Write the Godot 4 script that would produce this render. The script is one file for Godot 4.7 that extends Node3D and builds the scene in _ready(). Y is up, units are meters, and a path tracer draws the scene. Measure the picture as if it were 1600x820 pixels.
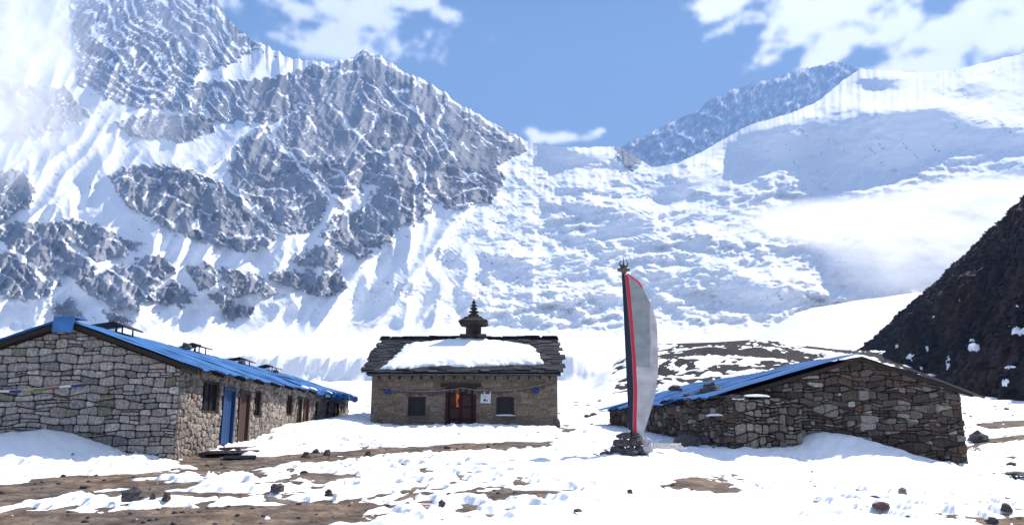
extends Node3D
# A stone temple and two stone lodges on a snowy meadow below a glaciated mountain wall.
# Units are metres, y is up, the camera looks towards -z. "d" is the distance ahead of the camera, -z.

const FOCAL := 1200.0            # focal length for a picture 1600 wide
const EYE := 1.6
var CP := cos(deg_to_rad(12.0))
var SP := sin(deg_to_rad(12.0))
var rng := RandomNumberGenerator.new()
var M := {}
var na := FastNoiseLite.new()    # smooth fbm
var nr := FastNoiseLite.new()    # ridged fbm
var nq := FastNoiseLite.new()    # ridged, only the large shapes
var nc := FastNoiseLite.new()    # cellular
var nf := FastNoiseLite.new()    # single octave
var lut_left := PackedFloat32Array()
var bare := []                   # outlines of bare earth on the ground
var names := {}

func _ready() -> void:
	rng.seed = 7
	setup_camera_and_light()
	setup_noise()
	setup_materials()
	build_height_table()
	build_mountains()
	build_hillside()
	build_ground()
	build_clouds()
	build_left_lodge()
	build_right_lodge()
	build_temple()
	build_flag()
	build_rocks()

# ------------------------------------------------------------------ camera, sky, sun
func setup_camera_and_light() -> void:
	var cam := Camera3D.new()
	cam.name = "camera"
	cam.position = Vector3(0, EYE, 0)
	cam.rotation_degrees = Vector3(12.0, 0, 0)
	cam.fov = rad_to_deg(2.0 * atan(410.0 / FOCAL))
	cam.near = 0.2
	cam.far = 20000.0
	add_child(cam)
	cam.current = true
	var sun := DirectionalLight3D.new()
	sun.name = "sun"
	var az := deg_to_rad(53.0)
	var el := deg_to_rad(44.0)
	var to_sun := Vector3(sin(az) * cos(el), sin(el), -cos(az) * cos(el))
	add_child(sun)
	sun.look_at_from_position(Vector3.ZERO, -to_sun, Vector3.UP)
	sun.light_energy = 1.6
	sun.light_angular_distance = 0.5
	sun.light_color = Color(1.0, 0.965, 0.92)
	sun.shadow_enabled = true
	var we := WorldEnvironment.new()
	we.name = "environment"
	var e := Environment.new()
	e.background_mode = Environment.BG_SKY
	e.tonemap_mode = Environment.TONE_MAPPER_LINEAR
	e.tonemap_exposure = 2.6
	e.sdfgi_enabled = true
	e.ssao_enabled = true
	e.ssil_enabled = true
	e.fog_enabled = true
	e.fog_density = 0.00014
	e.fog_light_color = Color(0.57, 0.74, 1.0)
	e.volumetric_fog_enabled = true
	e.volumetric_fog_density = 0.0
	var sky := Sky.new()
	var pm := PanoramaSkyMaterial.new()
	pm.panorama = ImageTexture.create_from_image(sky_image())
	sky.sky_material = pm
	e.sky = sky
	we.environment = e
	add_child(we)

func sky_image() -> Image:
	var w := 2048
	var h := 1024
	var im := Image.create(w, h, false, Image.FORMAT_RGBF)
	var n := FastNoiseLite.new()
	n.seed = 11
	n.noise_type = FastNoiseLite.TYPE_SIMPLEX_SMOOTH
	n.frequency = 1.0
	n.fractal_octaves = 6
	n.fractal_gain = 0.6
	im.fill(Color(0.4, 0.43, 0.48))
	# heaps of cloud: where they stand in the picture, half width and half height
	var heaps := []
	for k in [[1120, 8, 70, 26], [1270, 30, 150, 66], [1290, 84, 64, 42], [1390, 30, 80, 40], [1490, 70, 110, 56], [1570, 55, 120, 66], [1205, 70, 34, 13], [1440, 100, 90, 22], [1350, -20, 200, 50],
			[560, 24, 165, 60], [530, 60, 80, 48], [640, 4, 70, 24], [690, 22, 40, 18], [480, 20, 60, 30], [880, 214, 70, 13], [830, 208, 24, 10], [938, 204, 11, 6], [1700, 40, 140, 110], [100, -60, 260, 120]]:
		var q := at(k[0], k[1], 1.0) - Vector3(0, EYE, 0)
		heaps.append([rad_to_deg(atan2(q.x, -q.z)), rad_to_deg(atan2(q.y, Vector2(q.x, q.z).length())), k[2] * 0.0445, k[3] * 0.0445])
	for y in range(0, h / 2 + 2):
		var el := (0.5 - (y + 0.5) / h) * 180.0
		var t := clampf(el / 90.0, 0.0, 1.0)
		var blue := Color(0.10, 0.16, 0.25).lerp(Color(0.028, 0.066, 0.13), smoothstep(0.14, 0.38, t)).lerp(Color(0.03, 0.066, 0.14), smoothstep(0.4, 1.0, t))
		for x in w:
			var az := fposmod((x + 0.5) / w * 360.0 + 180.0, 360.0) - 180.0
			var a := deg_to_rad(az)
			var b := deg_to_rad(el)
			var dir := Vector3(sin(a) * cos(b), sin(b), -cos(a) * cos(b))
			var q := dir * 15.0
			var f := n.get_noise_3d(q.x, q.y * 1.6, q.z)
			var cover := 0.0
			if absf(az) < 62.0 and el > 12.0 and el < 42.0:
				var field := -1.0
				for k in heaps:
					var dx: float = (az - k[0]) / k[2]
					var dy: float = (el - k[1]) / k[3]
					field = maxf(field, 1.0 - sqrt(dx * dx + dy * dy))
				cover = smoothstep(-0.04, 0.50, field * 0.9 + f * 1.05)
			elif el > 8.0:
				cover = smoothstep(-0.04, 0.40, f) * smoothstep(8.0, 16.0, el) * smoothstep(62.0, 70.0, absf(az)) if el < 42.0 else smoothstep(-0.04, 0.40, f) * smoothstep(42.0, 48.0, el)
			var right := smoothstep(-25.0, 50.0, az) * (1.0 - smoothstep(60.0, 140.0, az))
			var c := blue.lerp(Color(0.14, 0.20, 0.30), right * 0.4)
			var white := Color(0.56, 0.57, 0.63).lerp(Color(0.80, 0.79, 0.79), clampf(right * 1.3 + f * 0.4, 0.0, 1.0))
			c = c.lerp(white, cover)
			im.set_pixel(x, y, c)
	return im

# ------------------------------------------------------------------ noise, materials, helpers
func setup_noise() -> void:
	na.seed = 3
	na.noise_type = FastNoiseLite.TYPE_SIMPLEX_SMOOTH
	na.frequency = 1.0
	na.fractal_octaves = 4
	nr.seed = 21
	nr.noise_type = FastNoiseLite.TYPE_SIMPLEX_SMOOTH
	nr.fractal_type = FastNoiseLite.FRACTAL_RIDGED
	nr.frequency = 1.0
	nr.fractal_octaves = 5
	nr.fractal_gain = 0.55
	nq.seed = 21
	nq.noise_type = FastNoiseLite.TYPE_SIMPLEX_SMOOTH
	nq.fractal_type = FastNoiseLite.FRACTAL_RIDGED
	nq.frequency = 1.0
	nq.fractal_octaves = 2
	nc.seed = 5
	nc.noise_type = FastNoiseLite.TYPE_CELLULAR
	nc.cellular_return_type = FastNoiseLite.RETURN_DISTANCE
	nc.fractal_type = FastNoiseLite.FRACTAL_NONE
	nc.frequency = 1.0
	nf.seed = 9
	nf.noise_type = FastNoiseLite.TYPE_SIMPLEX_SMOOTH
	nf.fractal_type = FastNoiseLite.FRACTAL_NONE
	nf.frequency = 1.0

func noise_tex(seed_: int, freq: float, octaves: int, lo: float, hi: float, size := 256, ridged := false) -> NoiseTexture2D:
	var n := FastNoiseLite.new()
	n.seed = seed_
	n.noise_type = FastNoiseLite.TYPE_SIMPLEX_SMOOTH
	n.frequency = freq
	n.fractal_octaves = octaves
	if ridged:
		n.fractal_type = FastNoiseLite.FRACTAL_RIDGED
	var t := NoiseTexture2D.new()
	t.width = size
	t.height = size
	t.seamless = true
	t.noise = n
	var g := Gradient.new()
	g.set_color(0, Color(lo, lo, lo))
	g.set_color(1, Color(hi, hi, hi))
	t.color_ramp = g
	return t

func normal_tex(seed_: int, freq: float, octaves: int, strength: float) -> NoiseTexture2D:
	var n := FastNoiseLite.new()
	n.seed = seed_
	n.noise_type = FastNoiseLite.TYPE_SIMPLEX_SMOOTH
	n.frequency = freq
	n.fractal_octaves = octaves
	var t := NoiseTexture2D.new()
	t.width = 256
	t.height = 256
	t.seamless = true
	t.as_normal_map = true
	t.bump_strength = strength
	t.noise = n
	return t

func make(key: String, c: Color, rough := 0.9, tex: Texture2D = null, scale_ := 1.0, nrm: Texture2D = null, nstr := 1.0, vcol := false) -> StandardMaterial3D:
	var m := StandardMaterial3D.new()
	m.resource_name = key
	m.albedo_color = c.linear_to_srgb()
	m.roughness = rough
	m.metallic_specular = 0.3
	m.vertex_color_use_as_albedo = vcol
	if tex or nrm:
		m.uv1_triplanar = true
		m.uv1_world_triplanar = true
		m.uv1_scale = Vector3.ONE * scale_
	if tex:
		m.albedo_texture = tex
	if nrm:
		m.normal_enabled = true
		m.normal_texture = nrm
		m.normal_scale = nstr
	M[key] = m
	return m

func setup_materials() -> void:
	var speck := noise_tex(1, 0.03, 5, 0.55, 1.0)
	var blotch := noise_tex(2, 0.012, 5, 0.5, 1.0)
	var fine := noise_tex(4, 0.08, 4, 0.6, 1.0)
	var rough_n := normal_tex(5, 0.03, 5, 6.0)
	var soft_n := normal_tex(6, 0.02, 4, 3.0)
	make("stone", Color(1.15, 1.15, 1.15), 0.92, speck, 1.4, rough_n, 0.9, true)
	make("mortar", Color(0.075, 0.065, 0.06), 1.0, blotch, 0.8, rough_n, 0.7)
	make("snow", Color(0.88, 0.895, 0.93), 0.75, null, 0.6, soft_n, 0.7)
	make("roof_snow", Color(0.88, 0.895, 0.93), 0.75, null, 0.9, soft_n, 0.3)
	make("earth", Color(1.3, 1.3, 1.3), 1.0, blotch, 0.45, rough_n, 1.0, true)
	make("mountain", Color(1, 1, 1), 0.95, null, 1, null, 1, true)
	make("heath", Color(1.2, 1.2, 1.2), 1.0, blotch, 0.06, rough_n, 1.0, true)
	make("shrub", Color(1, 1, 1), 1.0, null, 1, null, 1, true)
	make("rock", Color(0.16, 0.15, 0.155), 0.95, speck, 2.0, rough_n, 1.0)
	make("pale_rock", Color(0.36, 0.34, 0.33), 0.95, speck, 2.0, rough_n, 1.0)
	make("red_rock", Color(0.22, 0.13, 0.12), 0.95, speck, 2.0, rough_n, 1.0)
	make("slate", Color(1.2, 1.2, 1.2), 0.8, speck, 1.2, rough_n, 0.8, true)
	make("mud", Color(0.32, 0.25, 0.19), 1.0, blotch, 0.35, rough_n, 1.2)
	make("dark_mud", Color(0.09, 0.075, 0.065), 1.0, blotch, 0.5, rough_n, 1.0)
	make("blue_tin", Color(0.045, 0.20, 0.54), 0.5, noise_tex(8, 0.012, 5, 0.68, 1.0), 0.4)
	M.blue_tin.metallic_specular = 0.45
	make("old_tin", Color(0.06, 0.062, 0.07), 0.7, speck, 0.8)
	make("dark_wood", Color(0.055, 0.04, 0.035), 0.8, fine, 1.5)
	make("brown_wood", Color(0.085, 0.05, 0.04), 0.8, fine, 1.5)
	make("grey_wood", Color(0.16, 0.145, 0.14), 0.85, fine, 1.5)
	make("red_wood", Color(0.06, 0.018, 0.02), 0.7, fine, 1.5)
	make("blue_paint", Color(0.022, 0.075, 0.22), 0.6, fine, 1.2)
	make("glass", Color(0.02, 0.022, 0.03), 0.12)
	make("white_cloth", Color(0.52, 0.51, 0.54), 0.9, noise_tex(12, 0.012, 4, 0.8, 1.0), 0.7)
	M.white_cloth.backlight_enabled = true
	M.white_cloth.backlight = Color(0.45, 0.45, 0.47)
	make("grey_cloth", Color(0.31, 0.345, 0.365), 0.9, noise_tex(13, 0.012, 4, 0.85, 1.0), 0.7)
	M.grey_cloth.backlight_enabled = true
	M.grey_cloth.backlight = Color(0.25, 0.28, 0.3)
	make("red_cloth", Color(0.52, 0.035, 0.06), 0.9)
	M.red_cloth.backlight_enabled = true
	M.red_cloth.backlight = Color(0.4, 0.2, 0.2)
	make("navy_cloth", Color(0.022, 0.026, 0.045), 0.9)
	make("rope", Color(0.58, 0.56, 0.54), 0.9)
	make("metal", Color(0.10, 0.09, 0.08), 0.55)
	M.metal.metallic = 0.6
	make("orange_cloth", Color(0.75, 0.16, 0.03), 0.9)
	for k in [["flag_blue", Color(0.035, 0.05, 0.16)], ["flag_dull", Color(0.12, 0.09, 0.05)], ["flag_white", Color(0.62, 0.60, 0.60)], ["flag_red", Color(0.28, 0.05, 0.045)], ["flag_green", Color(0.10, 0.17, 0.06)], ["flag_yellow", Color(0.32, 0.25, 0.08)], ["flag_faded", Color(0.085, 0.07, 0.07)]]:
		make(k[0], k[1], 0.9)

func numbered(called: String) -> String:
	var k: int = names.get(called, 0)
	names[called] = k + 1
	return called if k == 0 else "%s_%03d" % [called, k]

func thing(called: String, label: String, category: String, at := Vector3.ZERO, turn := 0.0, group := "") -> Node3D:
	var o := Node3D.new()
	o.name = numbered(called)
	o.position = at
	o.rotation.y = turn
	o.set_meta("label", label)
	o.set_meta("category", category)
	if group:
		o.set_meta("group", group)
	add_child(o)
	return o

func mesh_node(called: String, mesh: Mesh, m: Material, parent: Node, xf := Transform3D.IDENTITY) -> MeshInstance3D:
	var o := MeshInstance3D.new()
	o.name = called
	o.mesh = mesh
	o.material_override = m
	o.transform = xf
	parent.add_child(o, true)
	return o

func structure(called: String, mesh: Mesh, m: Material, label: String, kind := "structure", category := "") -> MeshInstance3D:
	var o := mesh_node(numbered(called), mesh, m, self)
	o.set_meta("kind", kind)
	o.set_meta("label", label)
	if category:
		o.set_meta("category", category)
	return o

func begin() -> SurfaceTool:
	var st := SurfaceTool.new()
	st.begin(Mesh.PRIMITIVE_TRIANGLES)
	return st

func done(st: SurfaceTool) -> ArrayMesh:
	st.generate_normals()
	return st.commit()

func tri(st: SurfaceTool, a: Vector3, b: Vector3, c: Vector3) -> void:
	st.add_vertex(a)
	st.add_vertex(b)
	st.add_vertex(c)

func quad(st: SurfaceTool, a: Vector3, b: Vector3, c: Vector3, d: Vector3) -> void:
	tri(st, a, b, c)
	tri(st, a, c, d)

# a box given by its centre, half sizes and an optional frame, with slightly chamfered long edges left sharp
func box(st: SurfaceTool, c: Vector3, s: Vector3, b := Basis.IDENTITY) -> void:
	st.set_smooth_group(-1)
	var p := []
	for i in 8:
		p.append(c + b * Vector3(s.x * (1 if i & 1 else -1), s.y * (1 if i & 2 else -1), s.z * (1 if i & 4 else -1)))
	quad(st, p[4], p[6], p[7], p[5])
	quad(st, p[0], p[1], p[3], p[2])
	quad(st, p[0], p[2], p[6], p[4])
	quad(st, p[1], p[5], p[7], p[3])
	quad(st, p[2], p[3], p[7], p[6])
	quad(st, p[0], p[4], p[5], p[1])

func box_mesh(s: Vector3) -> ArrayMesh:
	var st := begin()
	box(st, Vector3.ZERO, s * 0.5)
	return done(st)

func bar(st: SurfaceTool, a: Vector3, b: Vector3, r0: float, r1: float, sides := 8) -> void:
	var ax := (b - a).normalized()
	var s := ax.cross(Vector3.UP if absf(ax.y) < 0.9 else Vector3.RIGHT).normalized()
	var t := ax.cross(s)
	st.set_smooth_group(1)
	for i in sides:
		var a0 := TAU * i / sides
		var a1 := TAU * (i + 1) / sides
		var u0 := s * cos(a0) + t * sin(a0)
		var u1 := s * cos(a1) + t * sin(a1)
		quad(st, a + u0 * r0, b + u0 * r1, b + u1 * r1, a + u1 * r0)
	st.set_smooth_group(-1)
	for i in sides:
		var a0 := TAU * i / sides
		var a1 := TAU * (i + 1) / sides
		tri(st, a, a + (s * cos(a0) + t * sin(a0)) * r0, a + (s * cos(a1) + t * sin(a1)) * r0)
		tri(st, b, b + (s * cos(a1) + t * sin(a1)) * r1, b + (s * cos(a0) + t * sin(a0)) * r1)

func lathe(st: SurfaceTool, c: Vector3, prof: Array, sides := 12, turn := 0.0) -> void:
	st.set_smooth_group(-1 if sides < 7 else 1)
	for k in range(prof.size() - 1):
		for i in sides:
			var a0 := turn + TAU * i / sides
			var a1 := turn + TAU * (i + 1) / sides
			var p0: Vector2 = prof[k]
			var p1: Vector2 = prof[k + 1]
			quad(st, c + Vector3(cos(a0) * p0.x, p0.y, sin(a0) * p0.x), c + Vector3(cos(a1) * p0.x, p0.y, sin(a1) * p0.x), c + Vector3(cos(a1) * p1.x, p1.y, sin(a1) * p1.x), c + Vector3(cos(a0) * p1.x, p1.y, sin(a0) * p1.x))

# an irregular boulder
func boulder(size: Vector3, seed_: float, flat := 0.3) -> ArrayMesh:
	var st := begin()
	st.set_smooth_group(-1)
	var nu := 9
	var nv := 6
	var g := []
	for j in nv + 1:
		var row := []
		for i in nu:
			var th := TAU * (i + 0.5 * (j % 2)) / nu
			var ph := PI * j / nv
			var v := Vector3(sin(ph) * cos(th), cos(ph), sin(ph) * sin(th))
			var f := 1.0 + 0.34 * nf.get_noise_3d(v.x * 1.1 + seed_, v.y * 1.1, v.z * 1.1) + 0.14 * nf.get_noise_3d(v.x * 2.7, v.y * 2.7 + seed_, v.z * 2.7)
			v = v * f
			v.y = maxf(v.y, -flat)
			row.append(v * size * 0.5)
		g.append(row)
	for j in nv:
		for i in nu:
			var k := (i + 1) % nu
			quad(st, g[j][i], g[j][k], g[j + 1][k], g[j + 1][i])
	return done(st)

# a mesh over a grid of points; rows run away or upwards, columns to the right
func grid_mesh(v: PackedVector3Array, nx: int, ny: int, col := PackedColorArray(), flip := false) -> ArrayMesh:
	var nrm := PackedVector3Array()
	nrm.resize(v.size())
	for j in ny:
		var j0 := maxi(j - 1, 0) * nx
		var j1 := mini(j + 1, ny - 1) * nx
		var jj := j * nx
		for i in nx:
			var n := (v[jj + mini(i + 1, nx - 1)] - v[jj + maxi(i - 1, 0)]).cross(v[j1 + i] - v[j0 + i]).normalized()
			nrm[jj + i] = -n if flip else n
	var idx := PackedInt32Array()
	idx.resize((nx - 1) * (ny - 1) * 6)
	var k := 0
	for j in ny - 1:
		for i in nx - 1:
			var a := j * nx + i
			idx[k] = a
			idx[k + 1] = a + nx + (1 if flip else 0)
			idx[k + 2] = a + nx + (0 if flip else 1)
			idx[k + 3] = a
			idx[k + 4] = a + (nx + 1 if not flip else 1)
			idx[k + 5] = a + (1 if not flip else nx + 1)
			k += 6
	var arr := []
	arr.resize(Mesh.ARRAY_MAX)
	arr[Mesh.ARRAY_VERTEX] = v
	arr[Mesh.ARRAY_NORMAL] = nrm
	if col.size():
		arr[Mesh.ARRAY_COLOR] = col
	arr[Mesh.ARRAY_INDEX] = idx
	var am := ArrayMesh.new()
	am.add_surface_from_arrays(Mesh.PRIMITIVE_TRIANGLES, arr)
	return am

# the point seen at a place of a 1600 x 820 picture, d metres ahead
func at(px: float, py: float, d: float) -> Vector3:
	var u := (px - 800.0) / FOCAL
	var v := (410.0 - py) / FOCAL
	var z := CP - v * SP
	return Vector3(u / z * d, EYE + (v * CP + SP) / z * d, -d)

func rise(py: float) -> float:
	var v := (410.0 - py) / FOCAL
	return (v * CP + SP) / (CP - v * SP)

func table(keys: Array, x: float) -> float:
	if x <= keys[0][0]:
		return keys[0][1]
	for i in range(1, keys.size()):
		if x < keys[i][0]:
			var t: float = (x - keys[i - 1][0]) / (keys[i][0] - keys[i - 1][0])
			return lerpf(keys[i - 1][1], keys[i][1], t)
	return keys[-1][1]

func polygon(flat: Array) -> PackedVector2Array:
	var p := PackedVector2Array()
	for i in range(0, flat.size(), 2):
		p.append(Vector2(flat[i], flat[i + 1]))
	return p

# ------------------------------------------------------------------ mountains
const RIDGE := [[-400, -30], [-150, -50], [60, -62], [200, -66], [280, -58], [325, -22], [345, 10], [360, 35], [395, 66], [412, 72], [430, 78], [450, 90], [470, 92], [500, 98], [522, 96], [540, 92], [552, 86], [562, 79], [572, 78], [585, 86], [600, 92], [620, 105], [640, 117], [656, 121], [680, 136], [700, 148], [716, 160], [732, 171], [748, 180], [760, 186], [790, 205], [820, 219], [850, 226], [900, 230], [970, 228], [990, 242], [1020, 262], [1060, 254], [1110, 229], [1170, 195], [1240, 175], [1280, 157], [1322, 122], [1345, 107], [1400, 111], [1440, 113], [1500, 107], [1550, 95], [1600, 82], [1700, 58], [1850, 40]]

const ROCK_FACES := [
	[416, 204, 433, 226, 453, 253, 469, 266, 495, 279, 510, 305, 495, 336, 490, 349, 442, 362, 429, 345, 392, 310, 365, 283, 368, 253, 383, 218],
	[172, 275, 218, 260, 273, 263, 300, 270, 330, 283, 352, 290, 376, 310, 411, 336, 428, 367, 394, 389, 339, 380, 281, 361, 250, 349, 218, 326, 195, 314],
	[-300, 250, 0, 267, 23, 265, 39, 275, 51, 298, 47, 314, 0, 341, -300, 350],
	[-300, 360, 0, 353, 39, 351, 78, 351, 125, 347, 156, 357, 187, 372, 218, 382, 187, 400, 152, 404, 133, 388, 98, 374, 90, 380, 129, 404, 144, 421, 121, 435, 66, 427, 31, 400, 0, 380, -300, 385],
	[-300, 400, 0, 396, 31, 412, 55, 439, 94, 443, 78, 458, 39, 466, 0, 458, -300, 450],
	[176, 423, 218, 406, 250, 402, 269, 419, 242, 443, 226, 458, 195, 435],
	[121, 443, 168, 425, 195, 443, 230, 466, 211, 482, 176, 480, 148, 462],
	[238, 462, 273, 443, 297, 458, 281, 476, 250, 474],
	[293, 419, 324, 416, 347, 431, 312, 451],
	[328, 466, 363, 447, 375, 458, 347, 474],
	[160, 486, 185, 494, 202, 505, 175, 504],
	[80, 480, 110, 468, 125, 490, 105, 505, 90, 498],
	[430, 125, 470, 116, 520, 110, 556, 97, 572, 90, 590, 103, 615, 117, 645, 129, 668, 140, 698, 162, 722, 178, 748, 192, 778, 208, 806, 223, 812, 230, 792, 240, 762, 256, 720, 246, 690, 243, 660, 250, 640, 238, 612, 236, 588, 226, 570, 212, 548, 196, 528, 172, 512, 158, 470, 150],
	[440, 205, 470, 172, 508, 162, 535, 190, 560, 215, 582, 238, 580, 262, 560, 290, 540, 302, 512, 294, 492, 270, 468, 254, 452, 232],
	[600, 245, 625, 248, 650, 262, 655, 284, 630, 276, 600, 292, 585, 280, 590, 262],
	[657, 257, 684, 250, 723, 253, 758, 261, 782, 279, 767, 305, 723, 321, 697, 319, 675, 301, 664, 283],
	[570, 327, 596, 297, 631, 279, 657, 288, 675, 314, 653, 340, 631, 345, 605, 362, 587, 345],
	[508, 367, 539, 336, 561, 332, 583, 349, 605, 367, 583, 389, 561, 397, 534, 375],
	[464, 406, 495, 389, 525, 393, 521, 411, 495, 411],
	[425, 433, 482, 428, 495, 439, 525, 428, 534, 446, 512, 459, 473, 450],
	[308, 135, 373, 133, 446, 124, 490, 121, 505, 132, 461, 157, 428, 183, 406, 187, 373, 183, 322, 183, 300, 168],
	[185, 192, 230, 182, 300, 183, 330, 198, 290, 216, 205, 210],
	[-300, 120, 0, 130, 100, 140, 135, 180, 60, 212, 0, 210, -300, 215],
	[350, 425, 400, 436, 420, 455, 380, 450], [352, 480, 390, 486, 360, 492],
	[960, 214, 990, 220, 1010, 245, 985, 262, 965, 240]]

# the great wall in the upper left, rock streaked with snow
const STREAKED := [85, -330, 360, -330, 350, 20, 396, 68, 412, 82, 378, 88, 350, 100, 318, 108, 296, 130, 306, 165, 262, 172, 190, 165, 120, 130]

# faces of ice and snow too steep for the sun to reach
const STEEP := [
	[1130, 227, 1180, 207, 1240, 190, 1300, 180, 1360, 177, 1420, 168, 1480, 165, 1520, 180, 1560, 200, 1640, 205, 1640, 236, 1560, 238, 1500, 240, 1430, 258, 1380, 265, 1340, 272, 1300, 262, 1262, 230, 1246, 268, 1200, 265, 1170, 245],
	[1340, 128, 1390, 122, 1430, 128, 1400, 140, 1360, 142],
	[1500, 130, 1545, 126, 1560, 150, 1520, 160, 1490, 150],
	[880, 314, 917, 314, 935, 333, 921, 347, 898, 333],
	[921, 356, 972, 342, 1019, 324, 1028, 333, 1009, 351, 1023, 370, 991, 372, 954, 370, 926, 375],
	[870, 361, 903, 365, 931, 379, 926, 395, 908, 389],
	[1033, 291, 1065, 282, 1102, 263, 1130, 268, 1121, 282, 1093, 300, 1065, 319, 1037, 319],
	[1051, 384, 1084, 370, 1116, 379, 1102, 398],
	[1116, 449, 1135, 430, 1190, 440, 1250, 458, 1250, 481, 1181, 481, 1144, 467],
	[787, 412, 820, 412, 820, 430, 796, 426],
	[850, 212, 920, 238, 965, 238, 930, 256, 880, 262, 845, 250],
	[1145, 275, 1200, 280, 1215, 300, 1170, 296],
	[1290, 385, 1400, 380, 1520, 390, 1480, 430, 1400, 462, 1330, 442],
	[680, 395, 712, 388, 718, 405, 692, 412],
	[590, 445, 640, 436, 660, 452, 610, 462],
	[1000, 425, 1040, 420, 1045, 445, 1010, 450],
	[940, 470, 970, 462, 985, 480, 950, 486]]

# ramps of snow lying across the rock faces: width, then points
const RAMPS := [[6, 417, 203, 440, 232, 470, 262, 500, 285, 545, 330], [5, 520, 165, 545, 195, 575, 225, 600, 245], [5, 350, 288, 400, 330, 445, 372], [4, 175, 424, 200, 440, 228, 462], [4, 690, 222, 715, 250], [4, 750, 185, 775, 202, 800, 220],
	[4, 660, 290, 690, 320], [4, 510, 250, 560, 300, 605, 345], [7, 95, 376, 130, 400, 150, 420], [8, 0, 382, 40, 410, 66, 436], [3, 720, 262, 745, 290], [3.5, 610, 140, 650, 180, 690, 215], [3, 575, 130, 610, 165], [9, 640, 252, 648, 285],
	[4, 480, 180, 500, 210, 512, 225], [3, 555, 240, 580, 262], [3, 440, 300, 470, 330], [3, 250, 300, 300, 322], [4, 330, 140, 345, 160], [3, 600, 305, 640, 325], [3, 700, 275, 730, 280], [3, 560, 355, 590, 370], [4, 210, 415, 250, 440], [3, 300, 275, 345, 300]]

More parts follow.
